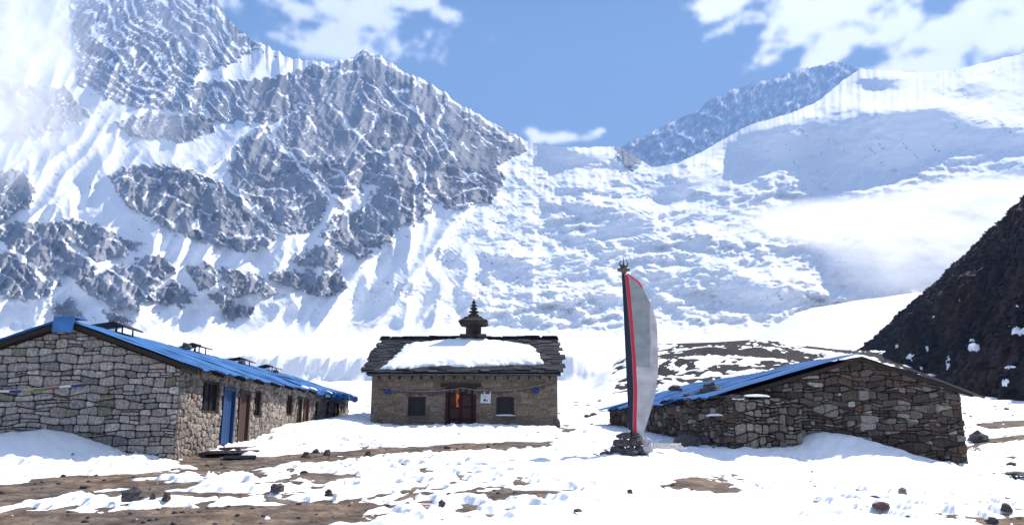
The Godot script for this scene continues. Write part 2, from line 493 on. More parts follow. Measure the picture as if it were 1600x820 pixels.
func build_mountains() -> void:
	var nx := 1120
	var ny := 410
	var x0 := -280.0
	var x1 := 1860.0
	var ybase := 590.0
	var ridge := PackedFloat32Array()
	ridge.resize(nx)
	var jags := PackedFloat32Array()
	jags.resize(nx)
	for i in nx:
		var px := x0 + (x1 - x0) * i / (nx - 1)
		var jag := 5.0 * nr.get_noise_2d(px * 0.016, 3.0) + 2.2 * nf.get_noise_2d(px * 0.11, 9.0) + 1.2 * nf.get_noise_2d(px * 0.3, 2.0)
		ridge[i] = (table(RIDGE, px - 4.0) + table(RIDGE, px) + table(RIDGE, px + 4.0)) / 3.0 + 1.0
		jags[i] = jag * (0.35 if px > 815 else 1.0)
	# what lies where: 1 rock, 2 streaked rock, 3 steep ice
	var what := PackedByteArray()
	what.resize(nx * ny)
	var polys := []
	for f in ROCK_FACES:
		var centre := 0.0
		for q in range(0, f.size(), 2):
			centre += f[q] / (f.size() * 0.5)
		polys.append([Geometry2D.offset_polygon(polygon(f), 6.5 if centre > 360.0 and centre < 800.0 else 3.0, Geometry2D.JOIN_MITER)[0], 1])
	polys.append([polygon(STREAKED), 2])
	for f in STEEP:
		polys.append([polygon(f), 3])
	for e in polys:
		var poly: PackedVector2Array = e[0]
		var lo := poly[0]
		var hi := poly[0]
		for q in poly:
			lo = lo.min(q)
			hi = hi.max(q)
		var i0 := clampi(int((lo.x - 14.0 - x0) / (x1 - x0) * (nx - 1)), 0, nx - 1)
		var i1 := clampi(int((hi.x + 14.0 - x0) / (x1 - x0) * (nx - 1)), 0, nx - 1)
		for i in range(i0, i1 + 1):
			var px := x0 + (x1 - x0) * i / (nx - 1)
			var top := ridge[i]
			var j0 := clampi(int((ybase - hi.y - 14.0) / (ybase - top) * (ny - 1)), 0, ny - 1)
			var j1 := clampi(int((ybase - lo.y + 14.0) / (ybase - top) * (ny - 1)), 0, ny - 1)
			for j in range(j0, j1 + 1):
				var py := ybase + (top - ybase) * j / (ny - 1)
				var loose := 1.0 if e[1] == 3 else 0.5
				var tooth := 0.0 if e[1] == 3 else 8.0 * na.get_noise_2d(px * 0.060 - py * 0.056, (px + py) * 0.010)
				var wx := tooth + loose * 9.0 * na.get_noise_2d(px * 0.022, py * 0.022) + loose * 3.5 * nf.get_noise_2d(px * 0.11, py * 0.11)
				var wy := tooth + loose * 9.0 * na.get_noise_2d(px * 0.022 + 40.0, py * 0.022) + loose * 4.0 * nf.get_noise_2d(px * 0.10 + 9.0, py * 0.10)
				if Geometry2D.is_point_in_polygon(Vector2(px + wx, py + wy), poly):
					what[j * nx + i] = e[1]
	# narrow ramps of snow across the rock
	for line in RAMPS:
		var half: float = line[0] * 0.5
		for e in range(1, line.size() - 3, 2):
			var a := Vector2(line[e], line[e + 1])
			var b := Vector2(line[e + 2], line[e + 3])
			var steps := int(a.distance_to(b) * 1.2)
			for q in steps + 1:
				var p := a.lerp(b, float(q) / steps)
				p += Vector2(nf.get_noise_2d(p.x * 0.05, 3.0), nf.get_noise_2d(p.y * 0.05, 8.0)) * 4.0
				var w := half * (0.55 + 0.9 * absf(na.get_noise_2d(p.x * 0.06, p.y * 0.06) + 0.4))
				var ci := int((p.x - x0) / (x1 - x0) * (nx - 1))
				for i in range(maxi(ci - 6, 0), mini(ci + 7, nx)):
					var px := x0 + (x1 - x0) * i / (nx - 1)
					var top := ridge[i]
					var cj := int((ybase - p.y) / (ybase - top) * (ny - 1))
					for j in range(maxi(cj - 6, 0), mini(cj + 7, ny)):
						var py := ybase + (top - ybase) * j / (ny - 1)
						if Vector2(px, py).distance_to(p) < w:
							what[j * nx + i] = 4
	# distance of the face: integrate its slope upwards, then even out neighbouring columns
	var cliffs := PackedFloat32Array()
	cliffs.resize(nx * ny)
	var plain_dist := PackedFloat32Array()
	plain_dist.resize(nx * ny)
	for i in nx:
		var px := x0 + (x1 - x0) * i / (nx - 1)
		var top := ridge[i]
		var right := smoothstep(780.0, 960.0, px)
		var e := 700.0
		var f := 700.0
		var s_was := rise(ybase)
		for j in ny:
			var py := ybase + (top - ybase) * j / (ny - 1)
			var s := rise(py)
			var k := what[j * nx + i]
			# cotangent of the slope angle
			var gentle := minf(lerpf(lerpf(1.16, 1.25, smoothstep(640.0, 860.0, px)), 6.2, smoothstep(497.0, 548.0, py)), 0.80 / maxf(s, 0.05))
			# sheer cliffs, with a bench above each that leads back to the general slope
			var cs := minf(gentle, 0.08) if k == 3 else gentle
			f += cs * f * (s - s_was) / (1.0 - cs * s)
			if k != 3:
				f += (e - f) * 0.030
			cliffs[j * nx + i] = log(f / e)
			e += gentle * e * (s - s_was) / (1.0 - gentle * s)
			s_was = s
			plain_dist[j * nx + i] = e
	for pass_ in 3:
		for j in ny:
			var r := 9
			var pre := PackedFloat64Array()
			pre.resize(nx + 1)
			for i in nx:
				pre[i + 1] = pre[i] + cliffs[j * nx + i]
			for i in nx:
				var lo_i := maxi(i - r, 0)
				var hi_i := mini(i + r + 1, nx)
				cliffs[j * nx + i] = (pre[hi_i] - pre[lo_i]) / (hi_i - lo_i)
	var sheer := PackedFloat32Array()
	sheer.resize(nx * ny)
	for j in ny:
		var run := 0
		for i in nx:
			run += 1 if what[j * nx + i] == 3 else 0
			if i >= 11:
				run -= 1 if what[j * nx + i - 11] == 3 else 0
			sheer[j * nx + maxi(i - 5, 0)] = run / 11.0
	var v := PackedVector3Array()
	v.resize(nx * ny)
	var col := PackedColorArray()
	col.resize(nx * ny)
	var snow := Color(0.86, 0.88, 0.92)
	for i in nx:
		var px := x0 + (x1 - x0) * i / (nx - 1)
		var top := ridge[i]
		var u0 := (px - 800.0) / FOCAL
		var right := smoothstep(640.0, 860.0, px)
		for j in ny:
			var py := ybase + (top - ybase) * j / (ny - 1)
			var vv := (410.0 - py + jags[i] * smoothstep(0.72 if px > 815.0 else 0.9, 1.0, float(j) / (ny - 1))) / FOCAL
			var z := CP - vv * SP
			var s := (vv * CP + SP) / z
			var k := what[j * nx + i]
			var d := plain_dist[j * nx + i] * exp(cliffs[j * nx + i])
			# relief: ribs and gullies that run down to the right on the left massif, blocks of ice on the right one
			var rel := 0.0
			var amp := smoothstep(560.0, 480.0, py)
			var a := px * 0.0105 + py * 0.0060
			var b := py * 0.0085 - px * 0.0045
			var big := nr.get_noise_2d(a * 0.85, b * 0.5) if k > 0 and k < 4 else nq.get_noise_2d(a * 0.85, b * 0.5)
			var mid := nr.get_noise_2d(px * 0.021 - py * 0.012 + 20.0, py * 0.014 + 5.0)
			var small := na.get_noise_2d(px * 0.085, py * 0.085)
			var ledge := na.get_noise_2d(px * 0.011 + py * 0.007, py * 0.032)
			var fine_ledge := nf.get_noise_2d(px * 0.034 + py * 0.014, py * 0.082)
			var tiny := nf.get_noise_2d(px * 0.24, py * 0.24)
			if right < 1.0:
				rel += (1.0 - right) * ((115.0 if k > 0 else 78.0) * big + (13.0 if k > 0 else 7.0) * mid + (10.0 if k > 0 else 9.0) * ledge + (2.6 if k > 0 else 3.0) * small + (1.2 if k > 0 else 0.7) * tiny)
			if right > 0.0:
				var ice := nr.get_noise_2d(px * 0.0125 + py * 0.006, py * 0.021 + 30.0)
				var broken := clampf(0.75 + 1.5 * nf.get_noise_2d(px * 0.0065 + 3.0, py * 0.011), 0.18, 1.5)
				var shelf := na.get_noise_2d(px * 0.0052 + py * 0.004 + 9.0, py * 0.0145)
				rel += right * (1.0 - 0.7 * sheer[j * nx + i]) * (40.0 * ice + 70.0 * shelf + broken * (14.0 * mid + 36.0 * ledge + 13.0 * fine_ledge + 6.5 * small + 1.0 * tiny))
			# slabs of rock that dip to the right, each ending in a step
			var q := px * 0.67 - py * 0.74
			var along := px * 0.74 + py * 0.67
			var wide := 17.0 if k == 2 else 33.0
			var ph := q / wide + 1.5 * nf.get_noise_2d(px * 0.009, py * 0.009) + 0.35 * na.get_noise_2d(px * 0.03, py * 0.03)
			var slab := floorf(ph)
			var fr := ph - slab
			var ph2 := along / 70.0 + 0.9 * nf.get_noise_2d(px * 0.012 + 70.0, py * 0.012) + slab * 0.37
			var fr2 := ph2 - floorf(ph2)
			if k == 1 or k == 2 or k == 4:
				rel += (11.0 if k == 2 else 21.0) * fr + 10.0 * (1.0 - fr2)
			var dd := d - rel * amp * 0.62 * clampf((py - top) / 14.0, 0.12, 1.0)
			v[j * nx + i] = Vector3(u0 / z * dd, EYE + s * dd, -dd)
			# colour: snow, or rock with snow caught in its cracks and on its ledges
			var cc := snow
			var fleck := nf.get_noise_2d(px * 0.17 + py * 0.05, py * 0.26)
			var streak := na.get_noise_2d(px * 0.060 - py * 0.056, (px + py) * 0.010)
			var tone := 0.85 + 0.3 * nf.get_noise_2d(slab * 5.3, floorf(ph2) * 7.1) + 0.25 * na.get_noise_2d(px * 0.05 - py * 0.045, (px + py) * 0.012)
			var rock := Color(0.265, 0.275, 0.315) * tone  # grey rock made bluer and paler, distance haze put into its colour
			if k == 4:
				pass
			elif k == 1:
				# snow lies on the steps between the slabs, and thinly in patches
				var on_step := 0.15 * smoothstep(-0.25, 0.45, na.get_noise_2d(slab * 2.3, along * 0.022)) + 0.05 * fleck
				var on_end := 0.10 * smoothstep(0.0, 0.5, na.get_noise_2d(floorf(ph2) * 3.1 + 9.0, q * 0.03))
				if fr > on_step and fr2 > on_end and streak + 0.25 * fleck < 0.56:
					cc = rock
			elif k == 2:
				var on_step := 0.34 * smoothstep(-0.5, 0.4, na.get_noise_2d(slab * 2.3, along * 0.03)) + 0.10 * fleck
				if fr > on_step and streak + 0.4 * fleck < 0.38:
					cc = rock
			elif k == 3:
				if streak * 0.9 + fleck * 0.25 < -0.58:
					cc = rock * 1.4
			elif py < 500.0:
				var bare_bits := streak + fleck * 0.5 + 0.22 * mid
				if bare_bits < (-0.72 if px < 860.0 else -0.92):
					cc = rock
			cc.a = 1.0
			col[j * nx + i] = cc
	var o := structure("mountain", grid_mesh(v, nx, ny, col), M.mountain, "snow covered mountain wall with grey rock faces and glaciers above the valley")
	o.set_meta("category", "mountain")
	# the rocky ridge behind the saddle, haze painted into its pale colours
	nx = 300
	ny = 60
	v = PackedVector3Array()
	v.resize(nx * ny)
	col = PackedColorArray()
	col.resize(nx * ny)
	var back := [[900, 262], [950, 243], [975, 226], [1000, 214], [1040, 195], [1095, 168], [1105, 158], [1140, 142], [1170, 130], [1200, 124], [1250, 107], [1290, 101], [1300, 96], [1312, 95], [1330, 101], [1400, 118], [1500, 140]]
	for j in ny:
		for i in nx:
			var px := 900.0 + 600.0 * i / (nx - 1)
			var top := table(back, px) - 3.0 * absf(nf.get_noise_2d(px * 0.12, 4.0)) - 4.0 * na.get_noise_2d(px * 0.05, 1.0) + 2.0
			var py := lerpf(330.0, top, float(j) / (ny - 1))
			var d := 5200.0 + (330.0 - py) * 5.5 - 180.0 * nr.get_noise_2d(px * 0.018, py * 0.02)
			v[j * nx + i] = at(px, py, d)
			var f := na.get_noise_2d(px * 0.06, py * 0.08) + 0.4 * nf.get_noise_2d(px * 0.2, py * 0.2)
			col[j * nx + i] = Color(0.30, 0.30, 0.33) if f < 0.2 else Color(0.8, 0.82, 0.86)
	o = structure("mountain", grid_mesh(v, nx, ny, col), M.mountain, "hazy grey rock ridge rising behind the snowy saddle")
	o.set_meta("category", "mountain ridge")

# ------------------------------------------------------------------ the dark hillside on the right
func build_hillside() -> void:
	var nx := 260
	var ny := 150
	var foot := [[0.0, 1318, 566, 330], [0.25, 1400, 592, 215], [0.5, 1510, 618, 130], [0.7, 1620, 645, 92], [0.85, 1760, 676, 66], [1.0, 2000, 730, 48]]
	var crest := [[0.0, 1322, 564, 334], [0.12, 1345, 548, 325], [0.25, 1400, 500, 315], [0.38, 1450, 456, 300], [0.5, 1500, 412, 285], [0.62, 1550, 364, 268], [0.74, 1600, 316, 250], [0.86, 1680, 235, 225], [1.0, 1850, 110, 190]]
	var v := PackedVector3Array()
	v.resize(nx * ny)
	var col := PackedColorArray()
	col.resize(nx * ny)
	var sv := PackedVector3Array()
	sv.resize(nx * ny)
	var patches := [[1590, 516, 16, 13], [1523, 543, 9, 8], [1519, 532, 9, 3], [1482, 568, 6, 13], [1579, 574, 15, 4], [1423, 556, 7, 9], [1573, 598, 9, 9], [1450, 545, 3, 6], [1458, 494, 3, 5], [1590, 478, 4, 3], [1500, 468, 2, 3], [1402, 540, 3, 4], [1440, 575, 5, 7], [1640, 560, 14, 9], [1690, 480, 12, 10]]
	for j in ny:
		var t := float(j) / (ny - 1)
		for i in nx:
			var s := float(i) / (nx - 1)
			var a := spot(foot, s)
			var b := spot(crest, s)
			var p := a.lerp(b, t)
			p.y += (b.y - a.y) * 0.10 * sin(PI * t)
			var big := na.get_noise_3d(p.x * 0.02, p.y * 0.03, p.z * 0.02)
			var lumps := na.get_noise_3d(p.x * 0.16, p.y * 0.16, p.z * 0.16)
			p += Vector3(-0.55, 0.62, 0.5) * (10.0 * big * sin(PI * clampf(t * 1.02, 0, 1)) + 1.8 * lumps * smoothstep(0.0, 0.1, s))
			v[j * nx + i] = p
			var warm := na.get_noise_3d(p.x * 0.04 + 9.0, p.y * 0.05, p.z * 0.04)
			col[j * nx + i] = Color(0.022, 0.018, 0.019).lerp(Color(0.050, 0.030, 0.023), clampf(warm * 1.6 + 0.35, 0.0, 1.0))
			var depth := -p.z
			var pp := Vector2(800.0 + FOCAL * screen(p).x, 410.0 - FOCAL * screen(p).y)
			var field := -1.0
			for k in patches:
				var dx: float = (pp.x - k[0]) / k[2]
				var dy: float = (pp.y - k[1]) / k[3]
				field = maxf(field, 1.0 - sqrt(dx * dx + dy * dy))
			field += 0.9 * na.get_noise_3d(p.x * 0.16, p.y * 0.20, p.z * 0.16)
			sv[j * nx + i] = p + Vector3(-0.5, 0.7, 0.5) * clampf(field * 1.4 - 0.42, -1.2, 0.2)
	structure("hillside", grid_mesh(v, nx, ny, col), M.heath, "steep dark brown heath slope rising at the edge of the valley")
	var so := structure("snow_patches", grid_mesh(sv, nx, ny), M.snow, "scattered snow patches lying on the dark heath slope", "stuff")
	so.set_meta("category", "snow")
	# dwarf shrubs all over the slope
	var bush := leafy_clump(46, 3)
	var mm := MultiMesh.new()
	mm.transform_format = MultiMesh.TRANSFORM_3D
	mm.use_colors = true
	mm.mesh = bush
	var n := 9000
	mm.instance_count = n
	for k in n:
		var i := rng.randi_range(2, nx - 2)
		var j := int(pow(rng.randf(), 0.85) * (ny - 1)) if k > 900 else ny - 1 - rng.randi_range(0, 2)
		var p := v[j * nx + i]
		var on_snow := (sv[j * nx + i] - p).y > 0.0
		var size := rng.randf_range(0.5, 1.25) * (1.0 if k > 900 else rng.randf_range(0.8, 2.8))
		if on_snow:
			size *= 0.15
		mm.set_instance_transform(k, Transform3D(Basis(Vector3.UP, rng.randf() * TAU).scaled(Vector3(size * 1.25, size * rng.randf_range(0.8, 1.3), size * 1.25)), p - Vector3(0, 0.15 * size, 0)))
		var w := clampf(na.get_noise_3d(p.x * 0.04 + 9.0, p.y * 0.05, p.z * 0.04) * 1.8 + 0.3 + rng.randf_range(-0.3, 0.3), 0.0, 1.0)
		mm.set_instance_color(k, Color(0.018, 0.016, 0.018).lerp(Color(0.062, 0.035, 0.024), w))
	var mo := MultiMeshInstance3D.new()
	mo.name = "heath_shrubs"
	mo.multimesh = mm
	mo.material_override = M.shrub
	mo.set_meta("kind", "stuff")
	mo.set_meta("category", "shrubs")
	mo.set_meta("label", "dark brown dwarf shrubs covering the steep slope")
	add_child(mo)

func spot(keys: Array, s: float) -> Vector3:
	for i in range(1, keys.size()):
		if s <= keys[i][0]:
			var t: float = (s - keys[i - 1][0]) / (keys[i][0] - keys[i - 1][0])
			return at(keys[i - 1][1], keys[i - 1][2], keys[i - 1][3]).lerp(at(keys[i][1], keys[i][2], keys[i][3]), t)
	return at(keys[-1][1], keys[-1][2], keys[-1][3])

func screen(p: Vector3) -> Vector2:
	var y := p.y - EYE
	var zc := -p.z * CP + y * SP
	return Vector2(p.x / zc, (y * CP + p.z * SP) / zc)

# a clump of small leaves on short twigs, about one metre across
func leafy_clump(n: int, seed_: int) -> ArrayMesh:
	var r := RandomNumberGenerator.new()
	r.seed = seed_
	var st := begin()
	st.set_smooth_group(-1)
	for k in n:
		var dir := Vector3(r.randf_range(-1, 1), r.randf_range(0.0, 1.0), r.randf_range(-1, 1)).normalized()
		var c := dir * r.randf_range(0.25, 0.5) * Vector3(1, 0.9, 1)
		var a := Vector3(r.randf_range(-1, 1), r.randf_range(-1, 1), r.randf_range(-1, 1)).normalized() * r.randf_range(0.10, 0.22)
		var b := dir.cross(a).normalized() * r.randf_range(0.07, 0.14)
		st.set_color(Color.WHITE * r.randf_range(0.6, 1.3))
		tri(st, c - a, c + b, c + a)
		st.set_color(Color.WHITE * r.randf_range(0.6, 1.3))
		tri(st, c - a, c + a, c - b)
	return done(st)

# ------------------------------------------------------------------ the ground and its snow
const LEFT_PROFILE := [[0, 0.0], [9, 0.40], [18.5, 0.87], [33, 1.54], [45, 2.05], [80, 3.4], [140, 6.4], [200, 9.8], [223, 10.8], [226, 18.0], [238, 19.0], [300, 24.0], [450, 42.0], [700, 70.0], [760, 76.0]]
const MORAINE := [[900, 596], [925, 588], [945, 576], [970, 562], [1000, 547], [1030, 537], [1100, 534], [1180, 530], [1215, 533], [1240, 538], [1330, 546], [1500, 552], [1700, 556]]
const SNOW_SLOPE := [[900, 590], [1100, 560], [1160, 541], [1190, 531], [1225, 510], [1255, 494], [1280, 487], [1340, 478], [1390, 471], [1440, 465], [1520, 456], [1700, 440]]

func build_height_table() -> void:
	lut_left.resize(1600)
	for i in 1600:
		var d := i * 0.5
		lut_left[i] = (table(LEFT_PROFILE, d - 1.0) + table(LEFT_PROFILE, d) + table(LEFT_PROFILE, d + 1.0)) / 3.0 if d > 2 else 0.0

func lut(d: float) -> float:
	var q := clampf(d * 2.0, 0.0, 1597.0)
	var i := int(q)
	return lerpf(lut_left[i], lut_left[i + 1], q - i)

# height of the bare ground
func ground_height(x: float, d: float) -> float:
	var h := lut(d)
	if d > 95.0:
		var px := 800.0 + 1212.0 * x / d
		var w := smoothstep(895.0, 955.0, px)
		if w > 0.0:
			var hc := rise(table(MORAINE, px)) * 260.0 + EYE
			var hs := rise(table(SNOW_SLOPE, px)) * 600.0 + EYE
			var r := h
			if d < 260.0:
				r = lerpf(4.1, hc, pow(clampf((d - 95.0) / 165.0, 0.0, 1.0), 1.35))
				r += 2.4 * na.get_noise_2d(x * 0.02, d * 0.03) * smoothstep(100.0, 160.0, d) * smoothstep(262.0, 225.0, d)
			elif d < 320.0:
				r = lerpf(hc, hc - 2.5, (d - 260.0) / 60.0)
			elif d < 600.0:
				r = lerpf(hc - 2.5, hs, smoothstep(320.0, 640.0, d) * 1.08)
			else:
				r = hs - (d - 600.0) * 0.05
			h = lerpf(h, r, w)
		if w < 1.0:
			# gullies on the moraine bank, and swells on the snowfield
			var bank := smoothstep(220.0, 223.5, d) * smoothstep(234.0, 227.0, d)
			h += (1.0 - w) * bank * (2.2 * nr.get_noise_2d(x * 0.055, d * 0.008) - 0.6)
			h += (1.0 - w) * smoothstep(240.0, 330.0, d) * 3.0 * na.get_noise_2d(x * 0.006, d * 0.006)
		h += 0.5 * na.get_noise_2d(x * 0.03, d * 0.03)
	elif d < 60.0:
		h -= 0.068 * maxf(0.0, x - 6.0) * smoothstep(9.0, 16.0, d) * smoothstep(40.0, 26.0, d) * smoothstep(22.0, 12.0, x)
		if x > 3.0:
			h -= smoothstep(3.0, 6.0, x) * smoothstep(11.0, 15.0, d) * (0.24 * (1.0 - smoothstep(18.2, 20.8, d)) + 0.10 * smoothstep(30.0, 24.0, d))
		h += 0.05 * na.get_noise_2d(x * 0.12, d * 0.12) * smoothstep(3.0, 9.0, d)
	return h + 0.25 * na.get_noise_2d(x * 0.03 + 5.0, d * 0.03) * smoothstep(38.0, 70.0, d)

# wind drifts against the walls
func drift(x: float, d: float) -> float:
	var h := 0.0
	var a := (x + 10.6) / (1.55 if x > -10.6 else 2.6)
	var b := (d - 18.0) / (1.7 if d < 18.0 else 3.0)
	h += 0.58 * exp(-a * a - b * b)
	a = (x - 8.55) / (1.05 if x < 8.55 else 2.1)
	b = (d - 21.3) / (1.25 if d < 21.3 else 3.0)
	h += 0.56 * exp(-a * a - b * b)
	a = (x - 6.9) / 2.6
	b = (d - 20.6) / 1.2
	h += 0.16 * exp(-a * a - b * b)
	# bank along the long wall of the left house
	a = (x + 7.2) / 1.5
	b = smoothstep(23.5, 27.5, d) * smoothstep(46.0, 38.0, d)
	h += 0.34 * b * exp(-a * a)
	# trodden heap before the temple
	a = (x + 2.2) / 1.8
	b = (d - 31.6) / 1.0
	h += 0.13 * exp(-a * a - b * b)
	return h

const BARE := [
	[268, 720, 300, 706, 335, 706, 372, 716, 430, 712, 520, 705, 640, 699, 760, 691, 868, 689, 866, 699, 770, 705, 640, 709, 560, 717, 480, 726, 400, 731, 330, 732, 290, 727],
	[-300, 786, -60, 762, 0, 756, 60, 750, 120, 744, 250, 737, 330, 733, 400, 729, 425, 729, 380, 736, 300, 741, 215, 749, 185, 757, 150, 762, 110, 770, 60, 781, 0, 792, -300, 820],
	[-300, 850, -100, 818, 0, 801, 60, 803, 130, 804, 190, 798, 260, 796, 330, 796, 400, 790, 520, 783, 575, 781, 618, 786, 628, 793, 600, 800, 560, 806, 528, 814, 540, 830, 400, 850, 0, 870],
	[1035, 755, 1090, 748, 1120, 747, 1150, 750, 1138, 756, 1160, 768, 1130, 773, 1070, 770],
	[745, 778, 775, 770, 810, 767, 890, 769, 895, 774, 860, 777, 810, 781, 760, 783],
	[478, 750, 500, 744, 540, 743, 525, 751, 495, 756],
	[1545, 815, 1580, 806, 1640, 806, 1700, 830, 1560, 830],
	[1500, 705, 1530, 688, 1560, 684, 1600, 680, 1650, 684, 1560, 692, 1520, 700],
	[1516, 664, 1560, 658, 1680, 656, 1680, 668, 1560, 672],
	[540, 668, 556, 660, 582, 658, 580, 667, 560, 672],
	[872, 672, 880, 664, 900, 674, 880, 678],
	[930, 712, 960, 709, 985, 712, 960, 716]]

func hit_ground(px: float, py: float) -> Vector2:
	var dir := at(px, py, 1.0) - Vector3(0, EYE, 0)
	var d := 4.0
	while d < 240.0:
		if EYE + dir.y * d < ground_height(dir.x * d, d):
			break
		d *= 1.004
	return Vector2(dir.x * d, d)

# how far a place is inside the snow cover, in metres; below zero the earth is bare
func snow_cover(x: float, d: float) -> float:
	var m := 0.55
	var p := Vector2(x, d)
	if d < 60.0:
		for e in bare:
			var box_: Rect2 = e[1]
			if not box_.has_point(p):
				continue
			var poly: PackedVector2Array = e[0]
			var wob := p + Vector2(0.5 * na.get_noise_2d(x * 0.5, d * 0.8), 0.45 * na.get_noise_2d(x * 0.5 + 30.0, d * 0.8))
			var best := 9.0
			for i in poly.size():
				var q := Geometry2D.get_closest_point_to_segment(wob, poly[i], poly[(i + 1) % poly.size()])
				best = minf(best, q.distance_squared_to(wob))
			best = sqrt(best)
			m = minf(m, -best if Geometry2D.is_point_in_polygon(wob, poly) else best)
		# thin patchy snow over the near meadow
		var px := 800.0 + 1235.0 * x / d
		var thin := smoothstep(17.5, 12.5, d) * smoothstep(940.0, 480.0, px) * smoothstep(60.0, 260.0, px)
		if thin > 0.0:
			m -= thin * (0.44 + 1.5 * na.get_noise_2d(x * 0.24 + d * 0.12, d * 0.95))
		var crumbs := na.get_noise_2d(x * 0.9, d * 2.2 + 12.0)
		if m < 0.0 and crumbs > 0.58:
			m = maxf(m, (crumbs - 0.58) * 0.9)
		if m > 0.0 and d > 12.0:
			m = minf(m, 0.9 * (0.62 + na.get_noise_2d(x * 0.55 + 50.0, d * 1.3)))
	else:
		var px2 := 800.0 + 1212.0 * x / d
		var right := smoothstep(905.0, 985.0, px2)
		if d < 112.0:
			m = 0.50 + 0.9 * na.get_noise_2d(x * 0.10, d * 0.12)
			m -= smoothstep(1480.0, 1600.0, px2) * 0.45
		elif d < 330.0:
			var f := 0.8 * na.get_noise_2d(x * 0.03, d * 0.03) + 0.6 * na.get_noise_2d(x * 0.11, d * 0.10 + 8.0) + 0.35 * nf.get_noise_2d(x * 0.4, d * 0.3)
			var dark := lerpf(0.9, -0.20, right * smoothstep(108.0, 150.0, d))
			dark += 0.28 * smoothstep(1020.0, 940.0, px2) * right
			m = (dark + f) * 1.2
			if right < 0.5:
				m = 0.6 + 0.75 * nf.get_noise_2d(x * 0.2, d * 0.2) * smoothstep(70.0, 130.0, d)
		else:
			m = 0.75 + 0.85 * na.get_noise_2d(x * 0.05, d * 0.03)
	return m

func build_ground() -> void:
	for f in BARE:
		var poly := PackedVector2Array()
		for i in range(0, f.size(), 2):
			poly.append(hit_ground(f[i], f[i + 1]))
		var lo := poly[0]
		var hi := poly[0]
		for q in poly:
			lo = lo.min(q)
			hi = hi.max(q)
		bare.append([poly, Rect2(lo, hi - lo).grow(1.3)])
	# bare earth
	var nx := 420
	var ny := 330
	var v := PackedVector3Array()
	v.resize(nx * ny)
	var col := PackedColorArray()
	col.resize(nx * ny)
	for j in ny:
		var d := 2.5 * pow(760.0 / 2.5, float(j) / (ny - 1))
		for i in nx:
			var x := (-1.15 + 2.3 * i / (nx - 1)) * (d + 2.0)
			var h := ground_height(x, d)
			if d < 60.0:
				h += 0.022 * na.get_noise_2d(x * 1.6, d * 1.6) + 0.008 * nf.get_noise_2d(x * 7.0, d * 7.0)
			v[j * nx + i] = Vector3(x, h, -d)
			var patch := clampf(na.get_noise_2d(x * 0.4, d * 0.4) * 1.4 + 0.5, 0.0, 1.0)
			var c := Color(0.150, 0.122, 0.102).lerp(Color(0.205, 0.150, 0.112), patch)
			# the rubble of the moraine and the heath on it
			if d > 100.0 and 800.0 + 1212.0 * x / d > 915.0 + 25.0 * na.get_noise_2d(x * 0.05, d * 0.05):
				c = Color(0.034, 0.031, 0.034) if patch < 0.5 else Color(0.046, 0.038, 0.037)
			col[j * nx + i] = c
	structure("ground", grid_mesh(v, nx, ny, col), M.earth, "brown trodden earth showing between the snow")
	# snow lying on it
	nx = 860
	ny = 600
	v = PackedVector3Array()
	v.resize(nx * ny)
	for j in ny:
		var d := 3.5 * pow(760.0 / 3.5, float(j) / (ny - 1))
		for i in nx:
			var x := (-0.92 + 1.84 * i / (nx - 1)) * (d + 1.5)
			var h := ground_height(x, d)
			var m := snow_cover(x, d)
			if d < 60.0:
				var deep := clampf(m * 0.30, -0.05, 0.085) if m < 0.28 else lerpf(0.084, 0.10, clampf((m - 0.28) * 3.0, 0.0, 1.0))
				var dr := drift(x, d)
				if dr > 0.06:
					deep = lerpf(deep, 0.08, smoothstep(0.06, 0.16, dr))
				h += deep + dr
				if m > 0.02:
					var soft := smoothstep(0.02, 0.2, m)
					h += soft * (0.045 * na.get_noise_2d(x * 0.8, d * 1.1) + 0.020 * nf.get_noise_2d(x * 3.2, d * 4.0))
					# footprints
					var tread := smoothstep(-0.15, 0.25, na.get_noise_2d(x * 0.11 + 3.0, d * 0.16) + 0.12) * smoothstep(8.0, 11.0, d) * (1.0 - smoothstep(0.08, 0.25, dr))
					tread = maxf(tread, 0.30 * smoothstep(8.0, 11.0, d) * (1.0 - smoothstep(0.08, 0.25, dr)))
					if tread > 0.0:
						var foot := nc.get_noise_2d(x * 2.7, d * 1.8)
						h -= tread * soft * 0.11 * smoothstep(-0.48, -0.68, foot)
			else:
				h += clampf(m, -0.6, 0.35) * (0.5 + d * 0.004)
				if d > 205.0 and d < 240.0:
					var wl := 1.0 - smoothstep(895.0, 955.0, 800.0 + 1212.0 * x / d)
					h += 3.0 * wl * smoothstep(205.0, 222.0, d) * smoothstep(240.0, 230.0, d)
			v[j * nx + i] = Vector3(x, h, -d)
	structure("snow", grid_mesh(v, nx, ny), M.snow, "trodden white snow covering the meadow and valley floor")

func surface(x: float, d: float) -> float:
	return ground_height(x, d) + drift(x, d) + clampf(snow_cover(x, d) * 0.3, 0.0, 0.09)

